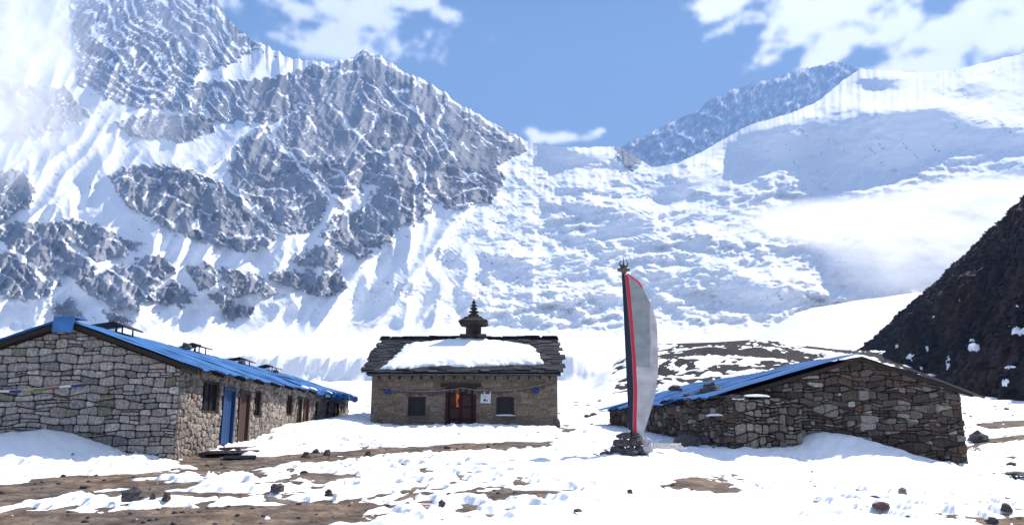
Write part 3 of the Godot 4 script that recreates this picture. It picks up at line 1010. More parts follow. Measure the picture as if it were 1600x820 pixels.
# ------------------------------------------------------------------ clouds in front of the mountains
func build_clouds() -> void:
	# each bank: puffs given by place in the picture, distance, half width, half height (picture), half depth (m), thickness
	var banks := [
		["soft white mist hiding the upper shoulder of the mountain", [[-70, 60, 1500, 190, 220, 160, 3.2], [-40, 170, 1500, 170, 110, 130, 1.8], [40, 20, 1500, 110, 130, 130, 1.5], [50, 120, 1500, 120, 90, 110, 1.0], [110, 190, 1500, 120, 50, 90, 0.55], [20, 240, 1500, 160, 55, 90, 0.6], [250, 205, 1500, 50, 44, 70, 0.5], [60, 215, 1500, 260, 60, 90, 0.4]]],
		["bright white cloud bank drifting below the glacier beside the dark slope", [[1490, 345, 1100, 200, 46, 110, 3.4], [1340, 348, 1100, 140, 36, 100, 2.4], [1600, 335, 1100, 160, 56, 100, 3.0], [1420, 375, 1100, 160, 36, 100, 1.4], [1250, 345, 1100, 110, 30, 90, 0.9], [1470, 412, 1100, 170, 50, 90, 0.9], [1530, 305, 1100, 120, 28, 80, 1.4]]]]
	# vapour as a stack of thin ragged sheets, lying across the line between the sun and the valley
	var m := make("cloud_white", Color(0.97, 0.97, 0.98), 1.0, null, 1, null, 1, true)
	m.metallic_specular = 0.0
	m.transparency = BaseMaterial3D.TRANSPARENCY_ALPHA
	var n := Vector3(0.5, 0.52, 0.7).normalized()
	for b in banks:
		var lo := Vector2(9999, 9999)
		var hi := Vector2(-9999, -9999)
		for e in b[1]:
			lo = lo.min(Vector2(e[0] - e[3] * 1.25, e[1] - e[4] * 1.4))
			hi = hi.max(Vector2(e[0] + e[3] * 1.25, e[1] + e[4] * 1.4))
		var c0 := at((lo.x + hi.x) * 0.5, (lo.y + hi.y) * 0.5, b[1][0][2])
		var o := Node3D.new()
		o.name = numbered("cloud")
		o.set_meta("kind", "stuff")
		o.set_meta("category", "cloud")
		o.set_meta("label", b[0])
		o.position = c0
		add_child(o)
		for layer in 6:
			var nx := 110
			var ny := 80
			var v := PackedVector3Array()
			var col := PackedColorArray()
			for j in ny:
				for i in nx:
					var px := lerpf(lo.x, hi.x, float(i) / (nx - 1))
					var py := lerpf(hi.y, lo.y, float(j) / (ny - 1))
					var dir := at(px, py, 1.0) - Vector3(0, EYE, 0)
					var off := (layer - 2.5) * 22.0 + 9.0 * na.get_noise_3d(px * 0.008, py * 0.012, layer * 0.7)
					var d := (off + (c0 - Vector3(0, EYE, 0)).dot(n)) / dir.dot(n)
					var p := Vector3(0, EYE, 0) + dir * d
					var thick := 0.0
					for e in b[1]:
						var dx: float = (px - e[0]) / (e[3] * 1.2)
						var dy: float = (py - e[1]) / (e[4] * 1.35)
						var q := maxf(0.0, 1.0 - dx * dx - dy * dy)
						thick += e[6] * q * q
					var f := na.get_noise_3d(px * 0.009, py * 0.015, layer * 0.35 + 3.0)
					var a := thick * clampf(0.7 + 1.1 * f, 0.0, 1.8) * (0.22 if px < 700.0 else 1.0)
					var edge := smoothstep(0.0, 0.06, float(i) / nx) * smoothstep(1.0, 0.94, float(i) / nx) if px < 1500.0 and px > 100.0 else 1.0
					v.append(p - c0)
					col.append(Color(1, 1, 1, clampf((1.0 - exp(-a * 0.36)) * edge, 0.0, 0.8)))
			mesh_node("vapour_sheet", grid_mesh(v, nx, ny, col), m, o)

# ------------------------------------------------------------------ masonry
# cells of coursed rubble over a rectangle: rows that waver, stones of uneven length, some split in two
func courses(w: float, h: float, row: Vector2, length: Vector2, wav: float, split: float, r: RandomNumberGenerator) -> Array:
	var out := []
	var y := 0.0
	var k := 0
	var kick := r.randf() * 100.0
	while y < h:
		var rh := r.randf_range(row.x, row.y)
		var x := -r.randf() * length.y
		while x < w:
			var len := r.randf_range(length.x, length.y) * (0.7 if rh < row.x * 1.2 else 1.0)
			var xs := [x, x + len * r.randf_range(0.35, 0.65), x + len]
			var lo := []
			var hi := []
			for q in xs:
				lo.append(Vector2(q, y + wav * nf.get_noise_2d(q * 1.1 + kick, k * 3.7)))
				hi.append(Vector2(q, y + rh + wav * nf.get_noise_2d(q * 1.1 + kick, (k + 1) * 3.7)))
			var la := r.randf_range(-0.16, 0.16) * rh
			lo[0].x += la * 0.5
			hi[0].x -= la * 0.5
			var ra := r.randf_range(-0.16, 0.16) * rh
			lo[2].x += ra * 0.5
			hi[2].x -= ra * 0.5
			if r.randf() < split:
				var f := r.randf_range(0.35, 0.65)
				var ml: Vector2 = lo[0].lerp(hi[0], f + r.randf_range(-0.08, 0.08))
				var mr: Vector2 = lo[2].lerp(hi[2], f + r.randf_range(-0.08, 0.08))
				out.append(PackedVector2Array([lo[0], lo[1], lo[2], mr, ml]))
				if r.randf() < 0.5:
					var mm: Vector2 = ml.lerp(mr, r.randf_range(0.35, 0.65))
					var tm: Vector2 = hi[0].lerp(hi[2], r.randf_range(0.35, 0.65))
					out.append(PackedVector2Array([ml, mm, tm, hi[0]]))
					out.append(PackedVector2Array([mm, mr, hi[2], tm]))
				else:
					out.append(PackedVector2Array([ml, mr, hi[2], hi[1], hi[0]]))
			else:
				out.append(PackedVector2Array([lo[0], lo[1], lo[2], hi[2], hi[1], hi[0]]))
			x += len
		y += rh
		k += 1
	return out

# cells of random rubble: what lies nearest to each of a field of loosely set points
func rubble(w: float, h: float, sx: float, sy: float, grow: float, r: RandomNumberGenerator) -> Array:
	var cols := []
	var x := -sx
	while x < w + sx:
		var step := sx * (1.0 + grow * maxf(x, 0.0))
		var c := []
		var y := -sy + r.randf() * sy
		while y < h + sy:
			c.append(Vector2(x + r.randf_range(-0.33, 0.33) * step, y))
			y += sy * r.randf_range(0.65, 1.4) * (1.0 + grow * maxf(x, 0.0))
		cols.append(c)
		x += step
	var out := []
	for i in range(cols.size()):
		for p in cols[i]:
			var b := sx * (1.0 + grow * maxf(p.x, 0.0)) * 1.6
			var poly := PackedVector2Array([p + Vector2(-b, -b), p + Vector2(b, -b), p + Vector2(b, b), p + Vector2(-b, b)])
			for j in range(maxi(i - 2, 0), mini(i + 3, cols.size())):
				for q in cols[j]:
					if q == p or absf(q.y - p.y) > b * 2.0 or absf(q.x - p.x) > b * 2.0:
						continue
					poly = cut(poly, (p + q) * 0.5, q - p)
			if poly.size() > 2:
				out.append(poly)
	return out

func cut(poly: PackedVector2Array, at_: Vector2, n: Vector2) -> PackedVector2Array:
	var out := PackedVector2Array()
	var m := poly.size()
	for i in m:
		var a := poly[i]
		var b := poly[(i + 1) % m]
		var da := (a - at_).dot(n)
		var db := (b - at_).dot(n)
		if da <= 0.0:
			out.append(a)
		if (da < 0.0 and db > 0.0) or (da > 0.0 and db < 0.0):
			out.append(a.lerp(b, da / (da - db)))
	return out

func area_of(p: PackedVector2Array) -> float:
	var s := 0.0
	for i in p.size():
		s += p[i].cross(p[(i + 1) % p.size()])
	return s * 0.5

# one stone: its outline with the corners knocked off, standing out of the wall
func add_stone(st: SurfaceTool, poly: PackedVector2Array, c: Vector2, out_: float, round_: float, r: RandomNumberGenerator) -> void:
	var n := poly.size()
	var p := PackedVector2Array()
	for i in n:
		var a := poly[(i + n - 1) % n]
		var b := poly[i]
		var e := poly[(i + 1) % n]
		var t := minf(round_, 0.3)
		p.append(b.lerp(a, minf(t, 0.03 / maxf(a.distance_to(b), 0.01))))
		p.append(b.lerp(e, minf(t, 0.03 / maxf(e.distance_to(b), 0.01))))
	n = p.size()
	var tilt := Vector2(r.randf_range(-1, 1), r.randf_range(-1, 1)) * 0.07
	var rings := [[1.0, -0.06], [1.0, out_ * 0.45], [0.93, out_ * 0.9], [0.78, out_]]
	var pts := []
	for q in rings:
		var ring := []
		for i in n:
			var o: Vector2 = c + (p[i] - c) * q[0]
			var z: float = q[1]
			if z > 0.0:
				z += (o - c).dot(tilt) + r.randf_range(-0.004, 0.004)
			ring.append(Vector3(o.x - c.x, o.y - c.y, z))
		pts.append(ring)
	st.set_smooth_group(1 if round_ > 0.25 else -1)
	for k in rings.size() - 1:
		for i in n:
			var j := (i + 1) % n
			quad(st, pts[k][i], pts[k + 1][i], pts[k + 1][j], pts[k][j])
	var mid := Vector3(0, 0, out_ + r.randf_range(0.0, 0.008))
	for i in n:
		tri(st, pts[3][i], mid, pts[3][(i + 1) % n])

# lay stones over a wall. wall: its node, whose x runs along, y up and z out. tones: [colour, share]
func lay_stones(wall: Node3D, cells: Array, outline: PackedVector2Array, holes: Array, single: int, tones: Array, joint: float, out_: Vector2, round_: float, r: RandomNumberGenerator, near_first := false) -> void:
	var list := []
	for cell in cells:
		if area_of(cell) < 0.0:
			cell.reverse()
		for piece in Geometry2D.intersect_polygons(cell, outline):
			var bits := [piece]
			for hole in holes:
				var rest := []
				for b in bits:
					for q in Geometry2D.clip_polygons(b, hole):
						rest.append(q)
				bits = rest
			for b in bits:
				for q in Geometry2D.offset_polygon(b, -joint, Geometry2D.JOIN_MITER):
					var ar := area_of(q)
					if ar > 0.0015 and q.size() >= 3:
						var c := Vector2.ZERO
						for v in q:
							c += v
						list.append([q, c / q.size(), (ar if not near_first else 100.0 - (c / q.size()).x)])
	list.sort_custom(func(a, b): return a[2] > b[2])
	var total := 0.0
	for t in tones:
		total += t[1]
	var rest := begin()
	var left := 0
	for k in list.size():
		var e: Array = list[k]
		var pick := r.randf() * total
		var tone := Color.WHITE
		for t in tones:
			pick -= t[1]
			if pick <= 0.0:
				tone = t[0]
				break
		tone = tone * r.randf_range(0.78, 1.25)
		tone.a = 1.0
		var o := r.randf_range(out_.x, out_.y)
		if k < single:
			var st := begin()
			st.set_color(tone)
			add_stone(st, e[0], e[1], o, round_, r)
			mesh_node("stone", done(st), M.stone, wall, Transform3D(Basis.IDENTITY, Vector3(e[1].x, e[1].y, 0)))
		else:
			var st := begin()
			st.set_color(tone)
			add_stone(st, e[0], e[1], o, round_, r)
			var am := done(st)
			rest.append_from(am, 0, Transform3D(Basis.IDENTITY, Vector3(e[1].x, e[1].y, 0)))
			left += 1
	if left:
		var o := mesh_node("small_stones", rest.commit(), M.stone, wall)
		o.set_meta("kind", "stuff")

# the earth-mortared core of a wall: an outline given some thickness behind the stones
func slab_mesh(outline: PackedVector2Array, front: float, back: float, holes := []) -> ArrayMesh:
	var st := begin()
	st.set_smooth_group(-1)
	var parts := [outline]
	for h in holes:
		var rest := []
		for b in parts:
			# split round the hole so that what is left has no hole of its own
			var x0 := INF
			var x1 := -INF
			for q in h:
				x0 = minf(x0, q.x)
				x1 = maxf(x1, q.x)
			var mid := (x0 + x1) * 0.5
			for side in [PackedVector2Array([Vector2(-99, -99), Vector2(mid, -99), Vector2(mid, 99), Vector2(-99, 99)]), PackedVector2Array([Vector2(mid, -99), Vector2(99, -99), Vector2(99, 99), Vector2(mid, 99)])]:
				for half in Geometry2D.intersect_polygons(b, side):
					for q in Geometry2D.clip_polygons(half, h):
						rest.append(q)
		parts = rest
	for p in parts:
		var q: PackedVector2Array = p
		if area_of(q) < 0.0:
			q.reverse()
		var ix := Geometry2D.triangulate_polygon(q)
		for i in range(0, ix.size(), 3):
			var a := q[ix[i]]
			var b := q[ix[i + 1]]
			var c := q[ix[i + 2]]
			if (b - a).cross(c - a) > 0.0:
				var t := b
				b = c
				c = t
			tri(st, Vector3(a.x, a.y, front), Vector3(b.x, b.y, front), Vector3(c.x, c.y, front))
			tri(st, Vector3(a.x, a.y, back), Vector3(c.x, c.y, back), Vector3(b.x, b.y, back))
		for i in q.size():
			var a := q[i]
			var b := q[(i + 1) % q.size()]
			quad(st, Vector3(a.x, a.y, back), Vector3(a.x, a.y, front), Vector3(b.x, b.y, front), Vector3(b.x, b.y, back))
	return done(st)

func wall_node(called: String, mesh: Mesh, parent: Node, at_: Vector3, yaw: float, m: Material = null) -> MeshInstance3D:
	return mesh_node(called, mesh, m if m else M.mortar, parent, Transform3D(Basis(Vector3.UP, yaw), at_))

func rect(x0: float, y0: float, x1: float, y1: float) -> PackedVector2Array:
	return PackedVector2Array([Vector2(x0, y0), Vector2(x1, y0), Vector2(x1, y1), Vector2(x0, y1)])

# corrugated sheet: x across the ribs, z down the slope, slightly buckled at its lower edge
func tin_sheet(w: float, l: float, ribs: int, buckle: float, seed_: float) -> ArrayMesh:
	var nx := ribs * 4 + 1
	var ny := 9
	var v := PackedVector3Array()
	for side in 1:
		for j in ny:
			for i in nx:
				var t := float(j) / (ny - 1)
				var x := w * (float(i) / (nx - 1) - 0.5)
				var y := 0.006 * cos(TAU * i / 4.0) + buckle * t * t * nf.get_noise_2d(x * 2.2 + seed_, t * 1.5) + 0.012 * nf.get_noise_2d(x * 1.5 + seed_, t * 4.0)
				v.append(Vector3(x, y, l * t + (0.06 * buckle / 0.06 * nf.get_noise_2d(x * 4.0, seed_) if j == ny - 1 else 0.0)))
	return grid_mesh(v, nx, ny, PackedColorArray(), true)

# a roof slope covered with overlapping sheets: top edge from a along b, downwards by the vector down
func tin_slope(parent: Node, a: Vector3, along: Vector3, down: Vector3, sheet_w: float, m: Material, buckle: Callable, ribs := 8) -> void:
	var total := along.length()
	var n := int(ceil(total / sheet_w))
	var ux := along.normalized()
	var dz := down.normalized()
	var uy := dz.cross(ux).normalized()
	if uy.y < 0.0:
		uy = -uy
		ux = -ux
	var variants := []
	for k in n:
		var t := (k + 0.5) * total / n
		var bk: float = buckle.call(t)
		var mesh := tin_sheet(total / n * 1.06, down.length(), ribs, bk, k * 7.3)
		var lift := 0.005 * (k % 2) + rng.randf_range(0.0, 0.004)
		mesh_node("roof_sheet", mesh, m, parent, Transform3D(Basis(ux, uy, dz).rotated(ux, rng.randf_range(-0.25, 0.25) * bk * 0.1), a + along.normalized() * t + uy * lift))

# a small roof on four sticks over a smoke hole
func smoke_vent(parent: Node, at_: Vector3, w: float, l: float, h: float, skew: float) -> void:
	var st := begin()
	var b := Basis(Vector3.BACK, 0.20 + skew)
	box(st, Vector3(-w * 0.26, h + 0.02, 0), Vector3(w * 0.30, 0.018, l * 0.5), b)
	box(st, Vector3(w * 0.26, h - 0.01, 0), Vector3(w * 0.27, 0.018, l * 0.5), Basis(Vector3.BACK, -0.32 + skew))
	var o := mesh_node("smoke_vent", done(st), M.old_tin, parent, Transform3D(Basis.IDENTITY, at_))
	for s in [[-0.25, -0.4], [0.28, -0.4], [-0.22, 0.4], [0.3, 0.4], [0.14, 0.42]]:
		st = begin()
		bar(st, Vector3(s[0] * w, -0.32, s[1] * l), Vector3(s[0] * w * 0.9, h - 0.02, s[1] * l), 0.022, 0.02, 6)
		mesh_node("stick", done(st), M.dark_wood, o)

func beam(called: String, parent: Node, m: Material, a: Vector3, b: Vector3, w: float, h: float) -> MeshInstance3D:
	var st := begin()
	var z := (b - a).normalized()
	var x := Vector3.UP.cross(z)
	x = x.normalized() if x.length() > 0.01 else Vector3.RIGHT
	var y := z.cross(x)
	box(st, Vector3.ZERO, Vector3(w * 0.5, h * 0.5, (b - a).length() * 0.5), Basis(x, y, z))
	return mesh_node(called, done(st), m, parent, Transform3D(Basis.IDENTITY, (a + b) * 0.5))

# a wooden frame round an opening of a wall, in the wall's own axes
func frame_mesh(w: float, h: float, t: float, deep: float, sill := true) -> ArrayMesh:
	var st := begin()
	box(st, Vector3(-w * 0.5 + t * 0.5, 0, 0), Vector3(t * 0.5, h * 0.5, deep * 0.5))
	box(st, Vector3(w * 0.5 - t * 0.5, 0, 0), Vector3(t * 0.5, h * 0.5, deep * 0.5))
	box(st, Vector3(0, h * 0.5 - t * 0.5, 0), Vector3(w * 0.5 - t - 0.001, t * 0.5, deep * 0.5 - 0.004))
	if sill:
		box(st, Vector3(0, -h * 0.5 + t * 0.5, 0), Vector3(w * 0.5 - t - 0.001, t * 0.5, deep * 0.5 - 0.004))
	return done(st)

func add_window(wall: Node3D, x0: float, y0: float, x1: float, y1: float, fm: Material, muntins: int) -> void:
	var w := x1 - x0
	var h := y1 - y0
	var o := mesh_node("window", frame_mesh(w, h, 0.06, 0.10), fm, wall, Transform3D(Basis.IDENTITY, Vector3((x0 + x1) * 0.5, (y0 + y1) * 0.5, -0.06)))
	mesh_node("pane", box_mesh(Vector3(w - 0.1, h - 0.1, 0.012)), M.glass, o, Transform3D(Basis.IDENTITY, Vector3(0, 0, -0.035)))
	for k in muntins:
		var x := -w * 0.5 + w * (k + 1) / (muntins + 1)
		mesh_node("muntin", box_mesh(Vector3(0.035, h - 0.122, 0.04)), fm, o, Transform3D(Basis.IDENTITY, Vector3(x, 0, -0.012)))

func add_door(wall: Node3D, x0: float, y0: float, x1: float, y1: float, fm: Material, lm: Material, swing: float) -> void:
	var w := x1 - x0
	var h := y1 - y0
	var o := mesh_node("door_frame", frame_mesh(w, h, 0.09, 0.16, false), fm, wall, Transform3D(Basis.IDENTITY, Vector3((x0 + x1) * 0.5, (y0 + y1) * 0.5, 0.0)))
	var n := 4
	var lw := (w - 0.2) / n
	for k in n:
		var st := begin()
		box(st, Vector3(lw * (k + 0.5), 0, 0), Vector3(lw * 0.5 - 0.006, h * 0.5 - 0.06, 0.018))
		mesh_node("plank", done(st), lm, o, Transform3D(Basis(Vector3.UP, swing), Vector3(-w * 0.5 + 0.1, -0.03, -0.02)))

# ------------------------------------------------------------------ the left house
func build_left_lodge() -> void:
	var y0 := 0.62
	var o := thing("stone_house", "long grey stone house with a blue tin roof and prayer flags on its gable", "house", Vector3(-7.71, y0, -18.0), 0.0283)
	var W := 5.4
	var L := 21.5
	var eave := 2.90 - y0
	var top := 3.86 - y0
	var r := RandomNumberGenerator.new()
	r.seed = 31
	var grey := [[Color(0.37, 0.345, 0.335), 5.0], [Color(0.43, 0.405, 0.39), 4.0], [Color(0.35, 0.305, 0.285), 2.2], [Color(0.25, 0.245, 0.25), 2.0], [Color(0.21, 0.215, 0.165), 0.8], [Color(0.40, 0.38, 0.365), 1.0]]
	# gable towards the camera
	var gable := PackedVector2Array([Vector2(0, -0.3), Vector2(W, -0.3), Vector2(W, eave), Vector2(W * 0.5, top), Vector2(0, eave)])
	var g := wall_node("gable_wall", slab_mesh(gable, -0.03, -0.45), o, Vector3(-W, 0, 0), 0.0)
	lay_stones(g, courses(W, 3.4, Vector2(0.13, 0.215), Vector2(0.20, 0.50), 0.07, 0.20, r), gable, [], 270, grey, 0.010, Vector2(0.01, 0.07), 0.2, r)
	# long wall, lit by the sun, with its windows and doors (x runs away from the camera)
	var side := rect(0, -0.3, L, eave)
	var holes := []
	var win := [[1.4, 1.92, 2.6, 2.72], [5.7, 1.86, 6.5, 2.66], [9.5, 1.95, 10.4, 2.68], [14.0, 2.0, 14.6, 2.6], [16.2, 2.05, 16.9, 2.65]]
	var doors := [[2.85, 1.08, 3.85, 2.62], [4.2, 1.1, 5.2, 2.6], [11.0, 1.5, 11.6, 2.66], [11.95, 1.5, 12.75, 2.64], [17.7, 1.8, 18.9, 2.7]]
	for q in win + doors:
		holes.append(rect(q[0], q[1] - y0, q[2], q[3] - y0))
	var s := wall_node("long_wall", slab_mesh(side, -0.03, -0.42, holes), o, Vector3(0, 0, 0), PI / 2)
	var tan_ := [[Color(0.315, 0.275, 0.24), 4.0], [Color(0.39, 0.345, 0.30), 3.0], [Color(0.25, 0.21, 0.185), 2.0], [Color(0.235, 0.22, 0.215), 1.4]]
	lay_stones(s, rubble(L, eave, 0.19, 0.155, 0.03, r), side, holes, 55, tan_, 0.009, Vector2(0.03, 0.065), 0.3, r, true)
	for q in win:
		add_window(s, q[0], q[1] - y0, q[2], q[3] - y0, M.dark_wood, 2)
	add_door(s, 2.85, 1.08 - y0, 3.85, 2.62 - y0, M.blue_paint, M.blue_paint, 0.0)
	add_door(s, 4.2, 1.1 - y0, 5.2, 2.6 - y0, M.brown_wood, M.brown_wood, 0.0)
	add_door(s, 11.0, 1.5 - y0, 11.6, 2.66 - y0, M.dark_wood, M.dark_wood, 0.0)
	add_door(s, 11.95, 1.5 - y0, 12.75, 2.64 - y0, M.brown_wood, M.brown_wood, 0.0)
	add_door(s, 17.7, 1.8 - y0, 18.9, 2.7 - y0, M.dark_wood, M.dark_wood, 0.0)
	var lintel := beam("wall_plate", o, M.grey_wood, Vector3(0.10, eave + 0.03, 0.1), Vector3(0.10, eave + 0.03, -L), 0.14, 0.12)
	lintel.set_meta("label", "weathered wall plate under the eaves")
	# the walls that cannot be seen
	wall_node("back_wall", slab_mesh(rect(0, -0.3, L, eave), 0.0, -0.4), o, Vector3(-W, 0, -L), -PI / 2)
	wall_node("far_gable", slab_mesh(gable, 0.0, -0.4), o, Vector3(0, 0, -L), PI)
	# roof
	var slope := (top - eave) / (W * 0.5)
	var ridge := Vector3(-W * 0.5, top + 0.17, 0)
	var over := 0.52
	var down_r := Vector3(W * 0.5 + over, -(W * 0.5 + over) * slope, 0)
	var down_l := Vector3(-(W * 0.5 + over), -(W * 0.5 + over) * slope, 0)
	tin_slope(o, ridge + Vector3(0, 0, 0.28), Vector3(0, 0, -L - 0.5), down_r, 0.86, M.blue_tin, func(t): return 0.03 + 0.20 * smoothstep(9.0, 15.0, t))
	tin_slope(o, ridge + Vector3(0, -0.01, 0.28), Vector3(0, 0, -L - 0.5), down_l, 2.2, M.blue_tin, func(_t): return 0.03, 16)
	for e in [0.16, -0.05]:
		for q in [1.0, -1.0]:
			var a := ridge + Vector3(0, -0.09, e)
			beam("rafter", o, M.dark_wood, a, a + (down_r if q > 0 else down_l) * 0.985, 0.07, 0.10)
	for k in 12:
		var a := ridge + Vector3(0, -0.09, -1.6 - 1.75 * k)
		beam("rafter", o, M.dark_wood, a + down_r * 0.55, a + down_r * 0.985, 0.07, 0.09)
	# folded blue cap over the end of the ridge
	var st := begin()
	box(st, Vector3(0.0, -0.02, 0.0), Vector3(0.24, 0.012, 0.30), Basis(Vector3.BACK, 0.0))
	box(st, Vector3(0.0, -0.19, 0.30), Vector3(0.235, 0.18, 0.010), Basis(Vector3.RIGHT, -0.05))
	mesh_node("ridge_cap", done(st), M.blue_tin, o, Transform3D(Basis.IDENTITY, ridge + Vector3(0.05, 0.05, 0.03)))
	smoke_vent(o, ridge + Vector3(0.0, 0.0, -2.4), 0.95, 0.8, 0.15, -0.06)
	smoke_vent(o, ridge + Vector3(0.05, 0.0, -7.8), 0.8, 0.8, 0.15, 0.10)
	smoke_vent(o, ridge + Vector3(0.1, 0.0, -12.4), 0.9, 0.8, 0.10, -0.05)
	smoke_vent(o, ridge + Vector3(0.1, 0.0, -16.3), 0.9, 1.0, 0.10, 0.05)
	for q in [[-10.6, 0.55], [-11.9, 0.7], [-13.2, 0.45], [-14.9, 0.8], [-16.6, 0.6], [-18.4, 0.9]]:
		var e := ridge + down_r * 0.955 + Vector3(0, 0.05, q[0])
		mesh_node("snow_remnant", boulder(Vector3(0.3, 0.09, q[1]), q[0] * 3.0, 0.5), M.roof_snow, o, Transform3D(Basis(Vector3.BACK, -0.34), e))
	# stones that hold the sheets down
	var g2 := "stones lying on the roof of the long house"
	for q in [[0.35, -6.2, 0.34, "round dark stone lying on the blue roof beside the second smoke vent"], [0.5, -11.2, 0.26, "small dark stone lying on the blue roof before the third smoke vent"], [0.7, -15.2, 0.24, "small dark stone lying far along the blue roof"]]:
		var p := o.transform * (ridge + Vector3(q[0], -q[0] * slope + 0.02, q[1]))
		var b := mesh_node(numbered("roof_stone"), boulder(Vector3(q[2], q[2] * 0.8, q[2]), q[1], 0.6), M.rock, self, Transform3D(Basis.IDENTITY, p + Vector3(0, q[2] * 0.26, 0)))
		b.set_meta("label", q[3])
		b.set_meta("category", "stone")
		b.set_meta("group", g2)
	# prayer flags along the gable
	prayer_string("prayer_flag_string", "string of small faded prayer flags hung across the grey gable wall", o.transform * Vector3(-W - 0.3, 2.42 - y0, 0.12), o.transform * Vector3(-2.15, 2.56 - y0, 0.12), 0.10, 13, Vector2(0.30, 0.07), ["flag_red", "flag_white", "flag_blue", "flag_yellow", "flag_green"])
	# flat slabs by the corner
	for q in [[-6.9, 19.3, 1.2, 0.8, 0.07, 0.7, "flat dark stone slab lying before the blue door"], [-6.35, 18.4, 0.7, 0.5, 0.07, 0.4, "smaller dark flat stone nearest the corner of the long house"], [-7.1, 20.6, 1.0, 0.6, 0.10, 1.4, "flat stone step at the sill of the blue door"]]:
		var sl := thing("stone_slab", q[6], "slab", Vector3(q[0], ground_height(q[0], q[1]) - 0.02, -q[1]), q[5])
		slate(sl, "slab", Vector3(0, 0, q[3] * 0.5), q[2], q[3], q[4], Vector3(0, 0, -1), Vector3.UP, Color(0.13, 0.12, 0.125), r)

# a sagging cord with a row of little flags, every flag a part
func prayer_string(called: String, label: String, a: Vector3, b: Vector3, sag: float, n: int, size: Vector2, colours: Array) -> Node3D:
	var o := thing(called, label, "prayer flags", a)
	var st := begin()
	var pts := []
	for k in 25:
		var t := k / 24.0
		pts.append((b - a) * t + Vector3(0, -4.0 * sag * t * (1.0 - t), 0))
	for k in 24:
		bar(st, pts[k], pts[k + 1], 0.006, 0.006, 5)
	mesh_node("cord", done(st), M.rope, o)
	var ux := (b - a).normalized()
	var out_ := ux.cross(Vector3.UP).normalized()
	for k in n:
		var t := (k + 0.5) / n
		var p := (b - a) * t + Vector3(0, -4.0 * sag * t * (1.0 - t), 0)
		var v := PackedVector3Array()
		var hh := size.y * rng.randf_range(0.6, 1.3)
		for j in 5:
			for i in 7:
				var fx := float(i) / 6 - 0.5
				var fy := float(j) / 4
				v.append(ux * fx * size.x * (1.0 - 0.25 * fy) + Vector3(0, -hh * (1.0 - fy), 0) + out_ * -0.03 * sin(fx * 7.0 + k) * (1.0 - fy))
		mesh_node("flag", grid_mesh(v, 7, 5), M[colours[k % colours.size()]], o, Transform3D(Basis.IDENTITY, p))
	return o

